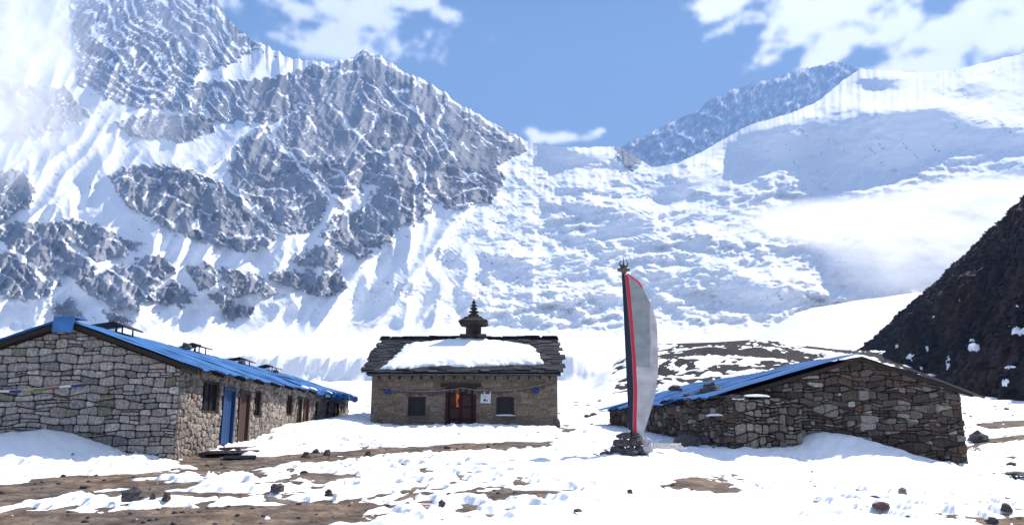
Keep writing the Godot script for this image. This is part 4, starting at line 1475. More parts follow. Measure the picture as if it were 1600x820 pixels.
# ------------------------------------------------------------------ the right house and its annex
func build_right_lodge() -> void:
	var y0 := 0.42
	var o := thing("stone_house", "low dark stone house with a blue tin slope and an uneven slab gable", "house", Vector3(5.8, y0, -21.0), 0.108)
	var W := 6.75
	var L := 13.6
	var r := RandomNumberGenerator.new()
	r.seed = 52
	var rx := 3.85
	var el := 2.30 - y0
	var er := 2.48 - y0
	var rt := 3.36 - y0
	var gable := PackedVector2Array([Vector2(0, -0.3), Vector2(W, -0.3), Vector2(W, er + 0.02), Vector2(rx, rt + 0.07), Vector2(0, el + 0.10)])
	var g := wall_node("gable_wall", slab_mesh(gable, -0.04, -0.5), o, Vector3.ZERO, 0.0)
	var dark := [[Color(0.092, 0.075, 0.066), 4.5], [Color(0.13, 0.105, 0.088), 3.0], [Color(0.19, 0.16, 0.14), 2.0], [Color(0.28, 0.26, 0.24), 1.2], [Color(0.15, 0.095, 0.07), 0.8], [Color(0.40, 0.38, 0.35), 0.45]]
	lay_stones(g, courses(W, 3.4, Vector2(0.08, 0.20), Vector2(0.20, 0.55), 0.11, 0.38, r), gable, [], 240, dark, 0.008, Vector2(0.01, 0.09), 0.2, r)
	var side := rect(0, -0.3, L, el)
	var s := wall_node("long_wall", slab_mesh(side, -0.04, -0.45), o, Vector3(0, 0, -L), -PI / 2)
	lay_stones(s, courses(L, el + 0.2, Vector2(0.10, 0.22), Vector2(0.25, 0.6), 0.10, 0.3, r), side, [], 50, dark, 0.009, Vector2(0.01, 0.07), 0.2, r)
	wall_node("back_wall", slab_mesh(rect(0, -0.3, L, er), 0.0, -0.4), o, Vector3(W, 0, 0), PI / 2)
	wall_node("far_gable", slab_mesh(PackedVector2Array([Vector2(0, -0.3), Vector2(W, -0.3), Vector2(W, el), Vector2(W - rx, rt), Vector2(0, er)]), 0.0, -0.4), o, Vector3(W, 0, -L), PI)
	var ridge := Vector3(rx, rt + 0.12, 0)
	var sl := (rt - el) / rx
	var sr := (rt - er) / (W - rx)
	var down_l := Vector3(-(rx + 0.55), -(rx + 0.55) * sl, 0)
	var down_r := Vector3(W - rx + 0.3, -(W - rx + 0.3) * sr, 0)
	tin_slope(o, ridge + Vector3(0, 0.09, 0.22), Vector3(0, 0, -4.4), down_l, 0.88, M.blue_tin, func(_t): return 0.05)
	tin_slope(o, ridge + Vector3(0.05, 0.0, -4.0), Vector3(0, 0, -L + 3.7), down_l, 0.88, M.blue_tin, func(_t): return 0.06)
	tin_slope(o, ridge + Vector3(0, -0.02, 0.12), Vector3(0, 0, -L - 0.3), down_r, 2.0, M.old_tin, func(_t): return 0.05, 14)
	for q in [down_l * 0.99, down_r * 1.0]:
		var a := ridge + Vector3(0, -0.085, 0.10)
		beam("rafter", o, M.dark_wood, a, a + q, 0.08, 0.09)
	beam("rafter", o, M.grey_wood, ridge + Vector3(0.7, -0.10, 0.17), ridge + down_r * 1.09 + Vector3(0, -0.06, 0.18), 0.06, 0.05)
	beam("rafter", o, M.dark_wood, ridge + Vector3(0.0, 0.03, -4.4) + down_l * 0.02, ridge + Vector3(0, 0.04, -4.42) + down_l * 0.99, 0.06, 0.09)
	for k in 7:
		var a := ridge + Vector3(0, -0.08, -1.2 - 1.8 * k)
		beam("rafter", o, M.dark_wood, a + down_l * 0.7, a + down_l * 0.985, 0.07, 0.08)
	var ap := thing("stone_annex", "waist high rough stone annex with pale rounded stones against the low house", "annex", o.position + o.basis * Vector3(0, 0.1, 0.62), 0.108)
	var yb := y0 + 0.1
	var ht := 2.30 - yb
	var front := PackedVector2Array([Vector2(-0.15, -0.3), Vector2(1.75, -0.3), Vector2(1.75, ht - 0.16), Vector2(1.1, ht + 0.02), Vector2(0.4, ht - 0.03), Vector2(-0.15, ht)])
	var pale := [[Color(0.27, 0.235, 0.20), 4.0], [Color(0.19, 0.165, 0.145), 3.0], [Color(0.12, 0.10, 0.09), 2.0], [Color(0.35, 0.32, 0.28), 1.0]]
	var f := wall_node("front_wall", slab_mesh(front, -0.05, -0.55), ap, Vector3.ZERO, 0.0)
	lay_stones(f, courses(1.9, ht + 0.1, Vector2(0.10, 0.20), Vector2(0.15, 0.36), 0.13, 0.3, r), front, [], 110, pale, 0.014, Vector2(0.02, 0.09), 0.3, r)
	var wing := PackedVector2Array([Vector2(0, -0.3), Vector2(4.1, -0.3), Vector2(4.1, ht), Vector2(3.0, ht - 0.04), Vector2(2.0, ht + 0.10), Vector2(1.0, ht + 0.16), Vector2(0, ht + 0.22)])
	var wg := wall_node("side_wall", slab_mesh(wing, -0.05, -0.5), ap, Vector3(-0.15, 0, -4.1), -PI / 2)
	lay_stones(wg, courses(4.1, ht + 0.3, Vector2(0.09, 0.2), Vector2(0.22, 0.5), 0.08, 0.35, r), wing, [], 110, dark, 0.010, Vector2(0.01, 0.09), 0.2, r)
	for k in 12:
		var z := -0.05 - 0.34 * k
		var b := mesh_node("coping_stone", boulder(Vector3(r.randf_range(0.4, 0.6), r.randf_range(0.10, 0.17), r.randf_range(0.3, 0.42)), k * 3.1 + 1.0, 0.6), M.rock, ap, Transform3D(Basis(Vector3.UP, r.randf() * 3.0), Vector3(0.06, ht + 0.03 + 0.05 * k * 0.34, z)))
		if k > 4 and k < 10:
			b.position.y += 0.02
	# a heap of dark stones on the annex, at the eaves
	for q in [[0.15, 0.10, -1.75, 0.75], [0.3, 0.12, -2.4, 0.7], [0.0, 0.14, -2.9, 0.6], [0.1, 0.30, -2.0, 0.62], [0.2, 0.30, -2.6, 0.62], [0.2, 0.42, -2.3, 0.5]]:
		mesh_node("heaped_stone", boulder(Vector3(q[3], 0.24, q[3] * 0.8), q[2] * 5.0, 0.6), M.rock, ap, Transform3D(Basis(Vector3.UP, q[2] * 2.0), Vector3(q[0], ht + q[1], q[2])))
	# snow left on ledges
	for q in [[0.55, ht + 0.06, 0.02, 0.75, 0.09, 0.3], [-0.21, ht - 0.42, -1.05, 0.16, 0.10, 1.3], [0.05, ht - 0.02, 0.06, 0.35, 0.05, 0.16]]:
		mesh_node("snow_ledge", boulder(Vector3(q[3], q[4], q[5]), q[0] * 9.0, 0.4), M.roof_snow, ap, Transform3D(Basis.IDENTITY, Vector3(q[0], q[1], q[2])))
	var bl := mesh_node(numbered("boulder"), boulder(Vector3(0.7, 0.55, 0.6), 41.0, 0.6), M.rock, self, Transform3D(Basis(Vector3.UP, 0.4), Vector3(4.72, ground_height(4.72, 21.2) + 0.2, -21.2)))
	bl.set_meta("label", "dark rounded boulder in the shade at the foot of the annex")
	bl.set_meta("category", "boulder")
	var rs := mesh_node(numbered("roof_stone"), boulder(Vector3(0.5, 0.3, 0.4), 17.0, 0.6), M.rock, self, Transform3D(Basis.IDENTITY, o.transform * (ridge + down_l * 0.52 + Vector3(0, 0.16, -9.2))))
	rs.set_meta("label", "dark stone lying on the blue roof just right of the white banner")
	rs.set_meta("category", "stone")

# ------------------------------------------------------------------ the temple
func build_temple() -> void:
	var y0 := 1.35
	var o := thing("temple", "mud walled temple with a snow covered slate roof and a dark pinnacle", "temple", Vector3(-5.97, y0, -33.0), 0.0)
	var W := 7.9
	var D := 7.0
	var H := 2.42
	var r := RandomNumberGenerator.new()
	r.seed = 90
	var front := rect(0, -0.3, W, H)
	var holes := [rect(1.56, 0.66, 2.32, 1.46), rect(5.30, 0.66, 6.06, 1.46), rect(3.16, -0.4, 4.44, 1.84)]
	var fw := wall_node("front_wall", slab_mesh(front, -0.01, -0.5, holes), o, Vector3.ZERO, 0.0, M.mud)
	var muds := [[Color(0.30, 0.235, 0.18), 4.0], [Color(0.325, 0.258, 0.20), 3.0], [Color(0.275, 0.215, 0.165), 2.0]]
	lay_stones(fw, courses(W, H + 0.3, Vector2(0.10, 0.2), Vector2(0.25, 0.6), 0.08, 0.25, r), front, holes, 0, muds, 0.0015, Vector2(0.002, 0.007), 0.2, r)
	for e in [[Vector3(0, 0, -D), -PI / 2], [Vector3(W, 0, 0), PI / 2]]:
		var gw := wall_node("side_wall", slab_mesh(PackedVector2Array([Vector2(0, -0.3), Vector2(D, -0.3), Vector2(D, H), Vector2(D * 0.5, H + 1.6), Vector2(0, H)]), 0.0, -0.5), o, e[0], e[1], M.mud)
		gw.set_meta("label", "side wall of brown mud")
	wall_node("back_wall", slab_mesh(front, 0.0, -0.5), o, Vector3(W, 0, -D), PI, M.mud)
	# windows
	for q in [1.56, 5.30]:
		add_window(fw, q, 0.66, q + 0.76, 1.46, M.brown_wood, 2)
		mesh_node("window_sill", box_mesh(Vector3(0.95, 0.07, 0.2)), M.grey_wood, fw, Transform3D(Basis.IDENTITY, Vector3(q + 0.38, 0.62, 0.06)))
	mesh_node("snow_ledge", boulder(Vector3(0.9, 0.09, 0.2), 5.0, 0.4), M.roof_snow, fw, Transform3D(Basis.IDENTITY, Vector3(5.68, 0.675, 0.08)))
	mesh_node("lintel", box_mesh(Vector3(1.7, 0.14, 0.2)), M.dark_wood, fw, Transform3D(Basis.IDENTITY, Vector3(3.8, 1.91, 0.06)))
	# double door
	var df := mesh_node("door_frame", frame_mesh(1.28, 2.2, 0.12, 0.2, false), M.red_wood, fw, Transform3D(Basis.IDENTITY, Vector3(3.8, 0.74, -0.02)))
	for sgn in [-1.0, 1.0]:
		var leaf := mesh_node("door", box_mesh(Vector3(0.51, 2.05, 0.04)), M.red_wood, df, Transform3D(Basis.IDENTITY, Vector3(sgn * 0.258, -0.05, -0.04)))
		for k in 3:
			mesh_node("panel", box_mesh(Vector3(0.36, 0.42, 0.03)), M.brown_wood, leaf, Transform3D(Basis.IDENTITY, Vector3(0, -0.45 + 0.52 * k, 0.025)))
	# roof: deck, slates, ridge
	var eave := Vector3(0, 3.74 - y0, 0.5)
	var ridge := Vector3(0, 5.58 - y0, -3.5)
	var up := (ridge - eave)
	var dir := up.normalized()
	var nrm := Vector3(0, dir.z * -1.0, dir.y)
	var run := up.length()
	for q in [1.0, -1.0]:
		var st0 := begin()
		box(st0, Vector3.ZERO, Vector3(W * 0.5 + 0.12, 0.05, run * 0.5), Basis(Vector3.RIGHT, atan2(up.y, 4.0) * q))
		mesh_node("roof_deck", done(st0), M.dark_mud, o, Transform3D(Basis.IDENTITY, Vector3(W * 0.5, (eave.y + ridge.y) * 0.5 - 0.06, -1.5 if q > 0 else -5.5)))
	var plane := func(px: float, py: float) -> Vector2:
		var sl := up.y / 4.0
		var ey := eave.y + y0 + 0.05
		var d := (EYE - ey + 32.5 * sl) / (sl - rise(py))
		var p := at(px, py, d)
		return Vector2(p.x + 5.97, (d - 32.5) / 4.0)
	var cover := PackedVector2Array()
	for q in [[594, 577], [612, 562], [627, 549], [634, 539], [655, 536], [672, 535], [690, 533], [706, 531], [730, 528], [752, 530], [780, 534], [806, 538], [828, 540], [838, 548], [844, 558], [849, 569], [830, 571], [806, 570], [775, 572], [745, 573], [716, 574], [690, 572], [660, 574], [640, 577], [615, 578]]:
		cover.append(plane.call(q[0], q[1]))
	var shrunk := PackedVector2Array()
	for p in cover:
		shrunk.append(Vector2((p.x - 3.9) * 0.93 + 3.9, (p.y - 0.45) * 0.86 + 0.45))
	var shades := [Color(0.030, 0.034, 0.045), Color(0.042, 0.046, 0.058), Color(0.022, 0.025, 0.034), Color(0.066, 0.070, 0.080)]
	var rows := 25
	for k in rows:
		var t0 := float(k) / rows
		var x := -0.30 + r.randf_range(-0.18, 0.16)
		while x < W + 0.05:
			var w := r.randf_range(0.32, 0.72)
			if x + w > W + 0.34:
				w = maxf(W + r.randf_range(0.05, 0.45) - x, 0.2)
			if not Geometry2D.is_point_in_polygon(Vector2(x + w * 0.5, t0 + 0.06), shrunk):
				slate(o, "slate", Vector3(x + w * 0.5, 0, 0) + eave + up * t0 + nrm * 0.03, w - 0.012, r.randf_range(0.36, 0.55), r.randf_range(0.02, 0.05), dir, nrm, shades[r.randi() % 4], r)
			x += w
	var xr := -0.25
	while xr < W + 0.1:
		var w := r.randf_range(0.35, 0.75)
		for lift in 2:
			slate(o, "ridge_slate", Vector3(xr + w * 0.5 + r.randf_range(-0.1, 0.1), 0, 0.12) + ridge + Vector3(0, 0.05 + 0.06 * lift, 0), w, r.randf_range(0.5, 0.62), r.randf_range(0.03, 0.055), Vector3(0, 0, -1), Vector3.UP, shades[r.randi() % 4], r)
		xr += w
	# rafter ends under the eaves
	for k in 17:
		var x := 0.35 + 0.45 * k + r.randf_range(-0.06, 0.06)
		mesh_node("rafter_end", box_mesh(Vector3(0.09, 0.11, 0.5)), M.dark_wood, o, Transform3D(Basis(Vector3.RIGHT, 0.43), Vector3(x, eave.y - 0.085, 0.24)))
	# the snow on the roof
	var nx := 130
	var ny := 60
	var v := PackedVector3Array()
	for j in ny:
		for i in nx:
			var x := -0.2 + (W + 0.4) * i / (nx - 1)
			var t := -0.01 + 1.0 * j / (ny - 1)
			var p := Vector2(x, t)
			var q := Vector2(x, t * 4.4)
			var best := 99.0
			for e in cover.size():
				var a := Vector2(cover[e].x, cover[e].y * 4.4)
				var b := Vector2(cover[(e + 1) % cover.size()].x, cover[(e + 1) % cover.size()].y * 4.4)
				best = minf(best, Geometry2D.get_closest_point_to_segment(q, a, b).distance_to(q))
			if not Geometry2D.is_point_in_polygon(p, cover):
				best = -best
			best += 0.20 * na.get_noise_2d(x * 2.0, t * 8.0)
			var th := 0.10 + 0.15 * (1.0 - exp(-maxf(best, 0.0) * 3.2)) if best > 0.0 else 0.10 + best * 1.6
			v.append(Vector3(x, 0, 0) + eave + up * t + nrm * (maxf(th, -0.03) + 0.02 * na.get_noise_2d(x * 0.7, t * 3.0)))
	mesh_node("roof_snow", grid_mesh(v, nx, ny), M.roof_snow, o).set_meta("label", "smooth white snow lying on the front slope of the roof")
	# pinnacle
	var pc := Vector3(4.14, ridge.y + 0.10, -3.42)
	var st := begin()
	box(st, Vector3(0, 0.06, 0), Vector3(0.62, 0.07, 0.55))
	box(st, Vector3(0, 0.33, 0), Vector3(0.35, 0.26, 0.35))
	var pin := mesh_node("pinnacle", done(st), M.dark_mud, o, Transform3D(Basis.IDENTITY, pc))
	st = begin()
	var d2 := sqrt(2.0)
	lathe(st, Vector3(0, 0.55, 0), [Vector2(0.0, 0.0), Vector2(0.36 * d2, 0.0), Vector2(0.62 * d2, 0.06), Vector2(0.69 * d2, 0.16), Vector2(0.66 * d2, 0.22), Vector2(0.50 * d2, 0.30), Vector2(0.38 * d2, 0.42), Vector2(0.20 * d2, 0.46), Vector2(0.0, 0.46)], 4, PI / 4)
	mesh_node("cornice", done(st), M.dark_mud, pin)
	st = begin()
	var prof := [Vector2(0.0, 0.0), Vector2(0.26, 0.0), Vector2(0.27, 0.08), Vector2(0.20, 0.16)]
	var yy := 0.18
	for k in 4:
		var q := 0.25 - 0.05 * k
		prof.append_array([Vector2(q * 0.4, yy), Vector2(q, yy + 0.05), Vector2(q * 0.95, yy + 0.09), Vector2(q * 0.4, yy + 0.14)])
		yy += 0.155
	prof.append_array([Vector2(0.02, yy + 0.02), Vector2(0.03, yy + 0.06), Vector2(0.0, yy + 0.14)])
	lathe(st, Vector3(0, 0.99, 0), prof, 12)
	mesh_node("spire", done(st), M.dark_mud, pin)
	# prayer flags
	prayer_string("prayer_flag_string", "faded dark prayer flags sagging across the temple front left of its door", Vector3(-5.6, 3.20, -32.9), Vector3(-2.2, 3.16, -32.9), 0.16, 15, Vector2(0.2, 0.15), ["flag_faded", "flag_faded", "flag_dull", "flag_faded", "flag_faded", "flag_faded"])
	prayer_string("prayer_flag_string", "faded dark prayer flags sagging across the temple front right of its door", Vector3(-2.2, 3.18, -32.88), Vector3(1.7, 3.42, -32.88), 0.24, 15, Vector2(0.2, 0.15), ["flag_faded", "flag_faded", "flag_dull", "flag_faded", "flag_faded", "flag_faded"])
	for q in [[-5.25, 3.02, "small square blue flag near the corner of the temple front by the snowy path"], [0.98, 3.05, "small square blue flag on the temple front above the right window"]]:
		var fl := thing("prayer_flag", q[2], "flag", Vector3(q[0], q[1], -32.9), 0.0, "single blue flags on the temple front")
		var fv := PackedVector3Array()
		for j in 5:
			for i in 5:
				fv.append(Vector3(0.3 * (i / 4.0 - 0.5), 0.22 * (j / 4.0 - 0.5), 0.03 * sin(i * 1.7 + j)))
		mesh_node("cloth", grid_mesh(fv, 5, 5), M.flag_blue, fl)
		mesh_node("hem", box_mesh(Vector3(0.31, 0.012, 0.014)), M.flag_blue, fl, Transform3D(Basis.IDENTITY, Vector3(0, 0.115, 0.0)))
	# offering scarf on the door
	var sc := thing("offering_scarf", "bright orange scarf tied to the middle of the temple door", "scarf", Vector3(-5.97 + 3.66, 2.62, -32.86))
	var cv := PackedVector3Array()
	for j in 9:
		for i in 5:
			cv.append(Vector3(0.12 * (i / 4.0 - 0.5) * (1.0 - 0.4 * sin(j * 0.5)) + 0.015 * sin(j * 1.1), 0.5 * (j / 8.0 - 0.5), 0.025 * sin(i * 2.2 + j * 0.4)))
	mesh_node("tail", grid_mesh(cv, 5, 9), M.orange_cloth, sc)
	mesh_node("knot", boulder(Vector3(0.13, 0.105, 0.088), 6.0, 0.9), M.orange_cloth, sc, Transform3D(Basis.IDENTITY, Vector3(0, 0.27, 0)))
	# notice
	var no_ := thing("notice_board", "white notice with a dark printed emblem beside the temple door", "notice", Vector3(-5.97 + 4.86, y0 + 1.42, -32.94))
	mesh_node("board", box_mesh(Vector3(0.45, 0.5, 0.02)), M.grey_wood, no_, Transform3D(Basis.IDENTITY, Vector3(0, 0, -0.008)))
	mesh_node("paper", notice_mesh(0.43, 0.48), notice_material(), no_, Transform3D(Basis(Vector3.BACK, -0.05), Vector3(0, 0, 0.006)))

func notice_mesh(w: float, h: float) -> ArrayMesh:
	var q := QuadMesh.new()
	q.size = Vector2(w, h)
	var am := ArrayMesh.new()
	am.add_surface_from_arrays(Mesh.PRIMITIVE_TRIANGLES, q.get_mesh_arrays())
	return am

func notice_material() -> StandardMaterial3D:
	var im := Image.create(86, 96, false, Image.FORMAT_RGB8)
	im.fill(Color(0.80, 0.80, 0.82))
	for k in 6:
		im.fill_rect(Rect2i(10, 10 + k * 7, 30 + (k * 23) % 34, 2), Color(0.55, 0.55, 0.6))
	for y in 96:
		for x in 86:
			var a := Vector2(x - 34, y - 70).length()
			if a < 11.0 or (absf(x - 54) < 7 and absf(y - 72) < 9 and (x + y) % 5 > 1):
				im.set_pixel(x, y, Color(0.12, 0.12, 0.16))
	var m := StandardMaterial3D.new()
	m.resource_name = "notice_print"
	m.albedo_texture = ImageTexture.create_from_image(im)
	m.roughness = 0.8
	return m

# one roof slate with chipped corners; x across, lying along dir with its face along nrm
func slate(parent: Node, called: String, c: Vector3, w: float, l: float, th: float, dir: Vector3, nrm: Vector3, tone: Color, r: RandomNumberGenerator) -> void:
	var st := begin()
	st.set_smooth_group(-1)
	st.set_color(tone * r.randf_range(0.8, 1.3))
	var pts := []
	for q in [[-0.5, 0.0], [-0.2, -0.03], [0.25, -0.02], [0.5, 0.01], [0.5, 1.0], [-0.5, 1.0]]:
		pts.append(Vector2(q[0] * w + r.randf_range(-0.025, 0.025), q[1] * l + r.randf_range(-0.03, 0.03)))
	var ux := Vector3.RIGHT
	var tilt := r.randf_range(0.02, 0.10)
	var d2 := (dir - nrm * tilt).normalized()
	var n2 := ux.cross(d2).normalized()
	var n := pts.size()
	for i in n:
		var a: Vector2 = pts[i]
		var b: Vector2 = pts[(i + 1) % n]
		var a0 := ux * a.x + d2 * a.y
		var b0 := ux * b.x + d2 * b.y
		quad(st, a0, a0 + n2 * th, b0 + n2 * th, b0)
	for i in range(1, n - 1):
		var a: Vector2 = pts[0]
		var b: Vector2 = pts[i]
		var e: Vector2 = pts[i + 1]
		tri(st, ux * a.x + d2 * a.y + n2 * th, ux * e.x + d2 * e.y + n2 * th, ux * b.x + d2 * b.y + n2 * th)
	mesh_node(called, done(st), M.slate, parent, Transform3D(Basis(nrm, r.randf_range(-0.04, 0.04)), c + nrm * tilt * l))

# ------------------------------------------------------------------ the tall banner
func build_flag() -> void:
	var base := Vector3(2.84, ground_height(2.84, 18.8), -18.8)
	var o := thing("banner_pole", "tall pole with a billowing white banner edged in red standing in the snow", "banner", base)
	var top := 5.36 - base.y
	var st := begin()
	bar(st, Vector3(0.02, 0.0, 0), Vector3(-0.045, top, 0), 0.055, 0.042, 10)
	mesh_node("pole", done(st), M.dark_wood, o)
	var k := 0.0157
	# edges of the cloth strips, as offsets to the right of the pole, by height
	var h0 := 5.30 - base.y
	var h1 := 1.22 - base.y
	var edge := [[0.0, 6], [0.05, 22], [0.10, 32], [0.19, 43], [0.29, 49], [0.42, 50], [0.6, 47], [0.72, 41], [0.84, 30], [0.93, 21], [1.0, 15]]
	var red0 := [[0.0, 2], [0.1, 4], [0.3, 6.5], [0.5, 8.5], [0.7, 8], [0.9, 4], [1.0, 3]]
	var strip := func(called: String, m: Material, t0: float, t1: float, left: Callable, right: Callable, zoff: float, label := "") -> void:
		var nx := 15
		var ny := 60
		var v := PackedVector3Array()
		for j in ny:
			var t: float = lerpf(t1, t0, float(j) / (ny - 1))
			var hh: float = lerpf(h0, h1, t)
			var xp: float = lerpf(-0.045, 0.02, t)
			for i in nx:
				var f := float(i) / (nx - 1)
				var x: float = lerpf(left.call(t), right.call(t), f) * k
				var belly := 0.34 * sin(clampf(x / 0.8, 0.0, 1.0) * 2.2) * sin(PI * clampf(t * 0.94 + 0.05, 0.0, 1.0))
				var wave := 0.026 * sin(x * 11.0 + t * 13.0) * x / 0.5 + 0.05 * sin(t * 31.0 + x * 9.0) * x * x + 0.03 * nf.get_noise_2d(x * 5.0, t * 14.0) * x
				v.append(Vector3(xp + x, hh + 0.02 * sin(x * 6.0) * x, -belly * 0.55 - wave + zoff))
		var mo := mesh_node(called, grid_mesh(v, nx, ny), m, o)
		if label:
			mo.set_meta("label", label)
	strip.call("sleeve", M.navy_cloth, 0.0, 0.985, func(_t): return -4.0, func(t): return table(red0, t) - 2.0, 0.062, "dark sleeve round the pole")
	strip.call("red_strip", M.red_cloth, 0.01, 0.97, func(t): return table(red0, t) - 1.0, func(t): return table(red0, t) + 4.4, 0.050, "red border strip")
	strip.call("white_cloth", M.white_cloth, 0.0, 1.0, func(t): return table(red0, t) - 2.2, func(t): return table(edge, t), 0.040, "white cloth of the banner")
	strip.call("grey_cloth", M.grey_cloth, 0.02, 0.565, func(t): return table(red0, t) + 4.1, func(t): return table(edge, t) - (1.0 + 11.0 * smoothstep(0.12, 0.34, t)), 0.046, "grey green upper panel of the banner")
	strip.call("top_trim", M.red_cloth, 0.0, 0.085, func(t): return table(edge, t) - 2.5, func(t): return table(edge, t) + 1.5, 0.052, "red trim along the top edge")
	# finial
	st = begin()
	lathe(st, Vector3(-0.045, top, 0), [Vector2(0, -0.04), Vector2(0.06, -0.04), Vector2(0.07, 0.0), Vector2(0.15, 0.02), Vector2(0.165, 0.05), Vector2(0.15, 0.08), Vector2(0.08, 0.09), Vector2(0.09, 0.13), Vector2(0.07, 0.17), Vector2(0.0, 0.18)], 14)
	var fin := mesh_node("finial", done(st), M.metal, o)
	for q in [[-0.10, 0.05, 0.20], [0.0, 0.0, 0.30], [0.09, 0.05, 0.22], [0.02, -0.08, 0.2]]:
		st = begin()
		bar(st, Vector3(-0.045 + q[0] * 0.6, top + 0.08, q[1]), Vector3(-0.045 + q[0] * 1.1, top + 0.08 + q[2] * 0.55, q[1]), 0.022, 0.018, 6)
		bar(st, Vector3(-0.045 + q[0] * 1.1, top + 0.08 + q[2] * 0.53, q[1]), Vector3(-0.045 + q[0] * 0.7, top + 0.08 + q[2], q[1]), 0.018, 0.004, 6)
		mesh_node("prong", done(st), M.metal, fin)
	# cords that tie the cloth
	for q in [[-0.02, 0.62, -0.17, 0.42, -0.10, 0.12], [0.26, 0.50, 0.30, 0.25, 0.24, 0.05]]:
		st = begin()
		bar(st, Vector3(q[0], q[1], 0.06), Vector3(q[2], q[3], 0.12), 0.022, 0.03, 7)
		bar(st, Vector3(q[2], q[3], 0.12), Vector3(q[4], q[5], 0.10), 0.03, 0.018, 7)
		mesh_node("tie_cord", done(st), M.rope, o)
	# cairn round the foot
	var c := thing("cairn", "small cairn of dark stones heaped round the foot of the banner pole", "cairn", base)
	var r := RandomNumberGenerator.new()
	r.seed = 12
	for q in [[-0.30, 0.10, 0.10, 0.42], [-0.05, 0.10, 0.26, 0.40], [0.22, 0.12, 0.16, 0.40], [-0.34, 0.10, -0.15, 0.4], [0.25, 0.10, -0.15, 0.42], [-0.2, 0.30, 0.14, 0.36], [0.08, 0.30, 0.16, 0.34], [-0.32, 0.30, 0.0, 0.30], [0.14, 0.32, -0.1, 0.32], [-0.12, 0.46, 0.1, 0.28], [0.10, 0.47, 0.12, 0.24], [-0.22, 0.46, -0.06, 0.24], [-0.62, 0.02, 0.12, 0.34], [-0.48, 0.04, 0.28, 0.26], [-0.9, 0.0, 0.1, 0.22]]:
		mesh_node("cairn_stone", boulder(Vector3(q[3], q[3] * 0.62, q[3] * 0.9), q[0] * 31.0 + q[1], 0.7), M.rock, c, Transform3D(Basis(Vector3.UP, r.randf() * 6.0), Vector3(q[0], q[1] + 0.02, q[2])))
	var bag := mesh_node(numbered("white_sack"), boulder(Vector3(0.26, 0.40, 0.24), 77.0, 0.8), M.white_cloth, self, Transform3D(Basis(Vector3.BACK, 0.15), base + Vector3(0.34, 0.26, 0.34)))
	bag.set_meta("label", "pale sack leaning on the cairn below the banner")
	bag.set_meta("category", "sack")
	var cl := thing("rope_bundle", "crumpled bundle of pale rope and cloth on the snow behind the cairn", "rope", base + Vector3(0.75, 0.18, -0.55))
	for q in 5:
		st = begin()
		var last := Vector3(-0.35 + 0.05 * q, 0.05, 0.05 * q)
		for e in 9:
			var nxt := Vector3(-0.35 + 0.05 * q + 0.1 * e, 0.06 + 0.06 * sin(e * 1.3 + q * 2.0), 0.05 * q + 0.07 * cos(e * 0.9 + q))
			bar(st, last, nxt, 0.02, 0.02, 6)
			last = nxt
		mesh_node("coil", done(st), M.rope, cl)

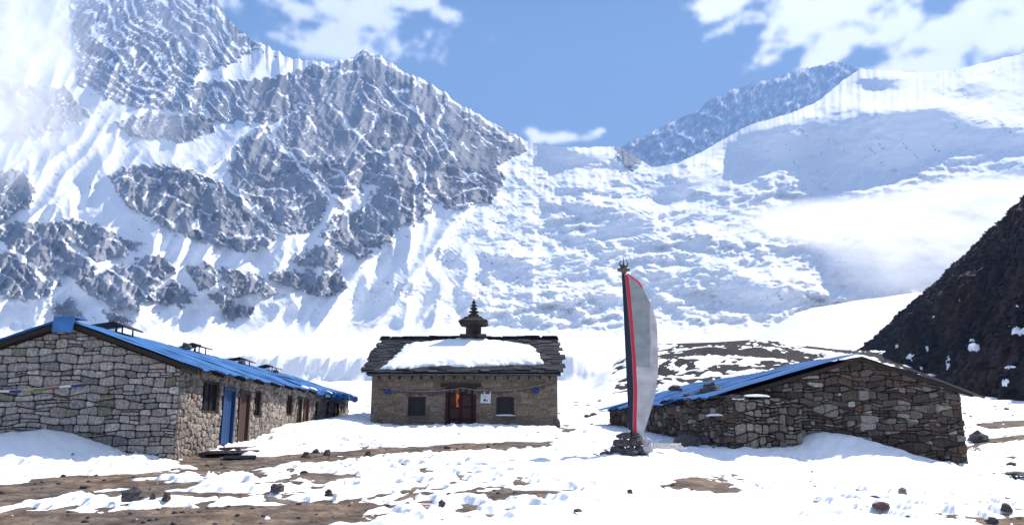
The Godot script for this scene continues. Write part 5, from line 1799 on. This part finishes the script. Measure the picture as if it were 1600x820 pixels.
# ------------------------------------------------------------------ loose rocks
func build_rocks() -> void:
	var list := [[203, 790, 0.36, 0.24, "rock", "largest dark pointed rock at the edge of the bare earth"],
		[237, 791, 0.12, 0.11, "rock", "small dark rock just right of the pointed rock"],
		[258, 791, 0.14, 0.14, "rock", "dark upright rock second to the right of the pointed rock"],
		[690, 797, 0.13, 0.10, "rock", "dark pebble on the snow before the bare patch in the middle"],
		[636, 790, 0.10, 0.07, "rock", "small pebble right of the bare earth tongue"],
		[985, 780, 0.15, 0.11, "rock", "small black rock on smooth snow left of the brown patch"],
		[903, 811, 0.20, 0.07, "rock", "flat dark stone on snow at the bottom middle edge"],
		[1412, 779, 0.30, 0.24, "pale_rock", "pale grey rock standing alone on the smooth snow"],
		[1368, 788, 0.24, 0.06, "rock", "thin dark stone on snow left of the lone pale rock"],
		[1380, 805, 0.36, 0.14, "red_rock", "flat reddish rock sunk in the snow"],
		[1575, 804, 0.26, 0.16, "rock", "squarish dark rock near the lower corner of the snow"],
		[1552, 817, 0.20, 0.13, "rock", "dark rock lowest in the corner beside bare earth"],
		[1582, 732, 0.5, 0.16, "rock", "dark low rock in snow beyond the house corner"],
		[1590, 748, 0.9, 0.16, "rock", "long low stones edging the snow below the dark low rock"],
		[494, 708, 0.24, 0.16, "rock", "small rock on the earth path, middle of three"],
		[510, 711, 0.26, 0.18, "rock", "rock on the earth path, nearest the temple of three"],
		[478, 714, 0.3, 0.17, "rock", "rock on the earth path, nearest the long house of three"],
		[575, 711, 0.18, 0.15, "rock", "single dark stone on snow beyond the path rocks"],
		[762, 703, 0.14, 0.18, "rock", "small upright dark stone on snow before the temple"],
		[1531, 690, 0.9, 0.5, "rock", "heap of dark rock at the corner of the low house"],
		[870, 668, 0.45, 0.4, "rock", "rock at the right foot of the temple wall"],
		[432, 776, 0.3, 0.16, "rock", "dark rock among patchy snow left of the middle"],
		[512, 784, 0.16, 0.12, "rock", "small dark rock at the tip of the patchy snow"]]
	var n := 0
	for q in list:
		var p := hit_ground(q[0], q[1])
		var o := mesh_node(numbered("rock"), boulder(Vector3(q[2] * 0.8, q[3] * 1.15, q[2] * 0.75) * (0.72 if q[0] > 880 and q[1] > 725 else 1.0), n * 5.7 + 2.0, 0.45), M[q[4]], self, Transform3D(Basis(Vector3.UP, n * 1.7), Vector3(p.x, surface(p.x, p.y) + q[3] * 0.10, -p.y)))
		o.set_meta("label", q[5])
		o.set_meta("category", "rock")
		o.set_meta("group", "loose rocks on the meadow")
		n += 1
	# uncounted stones and pebbles: on the bare earth, on the snow, and over the far valley floor
	var mm := MultiMesh.new()
	mm.transform_format = MultiMesh.TRANSFORM_3D
	mm.mesh = boulder(Vector3.ONE, 3.0, 0.6)
	var spots := []
	for k in 1500:
		var d := 8.0 * pow(7.0, rng.randf())
		var x := rng.randf_range(-0.85, 0.85) * d
		var m := snow_cover(x, d)
		if m > 0.03 and rng.randf() > 0.035:
			continue
		var size := rng.randf_range(0.02, 0.07) * (1.0 if rng.randf() < 0.93 else 2.0)
		spots.append([x, d, size * (1.0 if m < 0.03 else 1.2)])
	for k in 420:
		var d := 42.0 * pow(6.5, rng.randf())
		var x := rng.randf_range(-0.75, 0.8) * d
		spots.append([x, d, rng.randf_range(0.12, 0.4) * (0.6 + d / 160.0)])
	mm.instance_count = spots.size()
	for k in spots.size():
		var q: Array = spots[k]
		var y := surface(q[0], q[1]) if q[1] < 60.0 else ground_height(q[0], q[1]) + 0.2
		mm.set_instance_transform(k, Transform3D(Basis(Vector3.UP, rng.randf() * 6.0).scaled(Vector3(q[2] * 1.3, q[2] * 0.7, q[2])), Vector3(q[0], y + q[2] * 0.1, -q[1])))
	var o := MultiMeshInstance3D.new()
	o.name = "pebbles"
	o.multimesh = mm
	o.material_override = M.rock
	o.set_meta("kind", "stuff")
	o.set_meta("category", "pebbles")
	o.set_meta("label", "dark pebbles and stones strewn over the earth and snow")
	add_child(o)
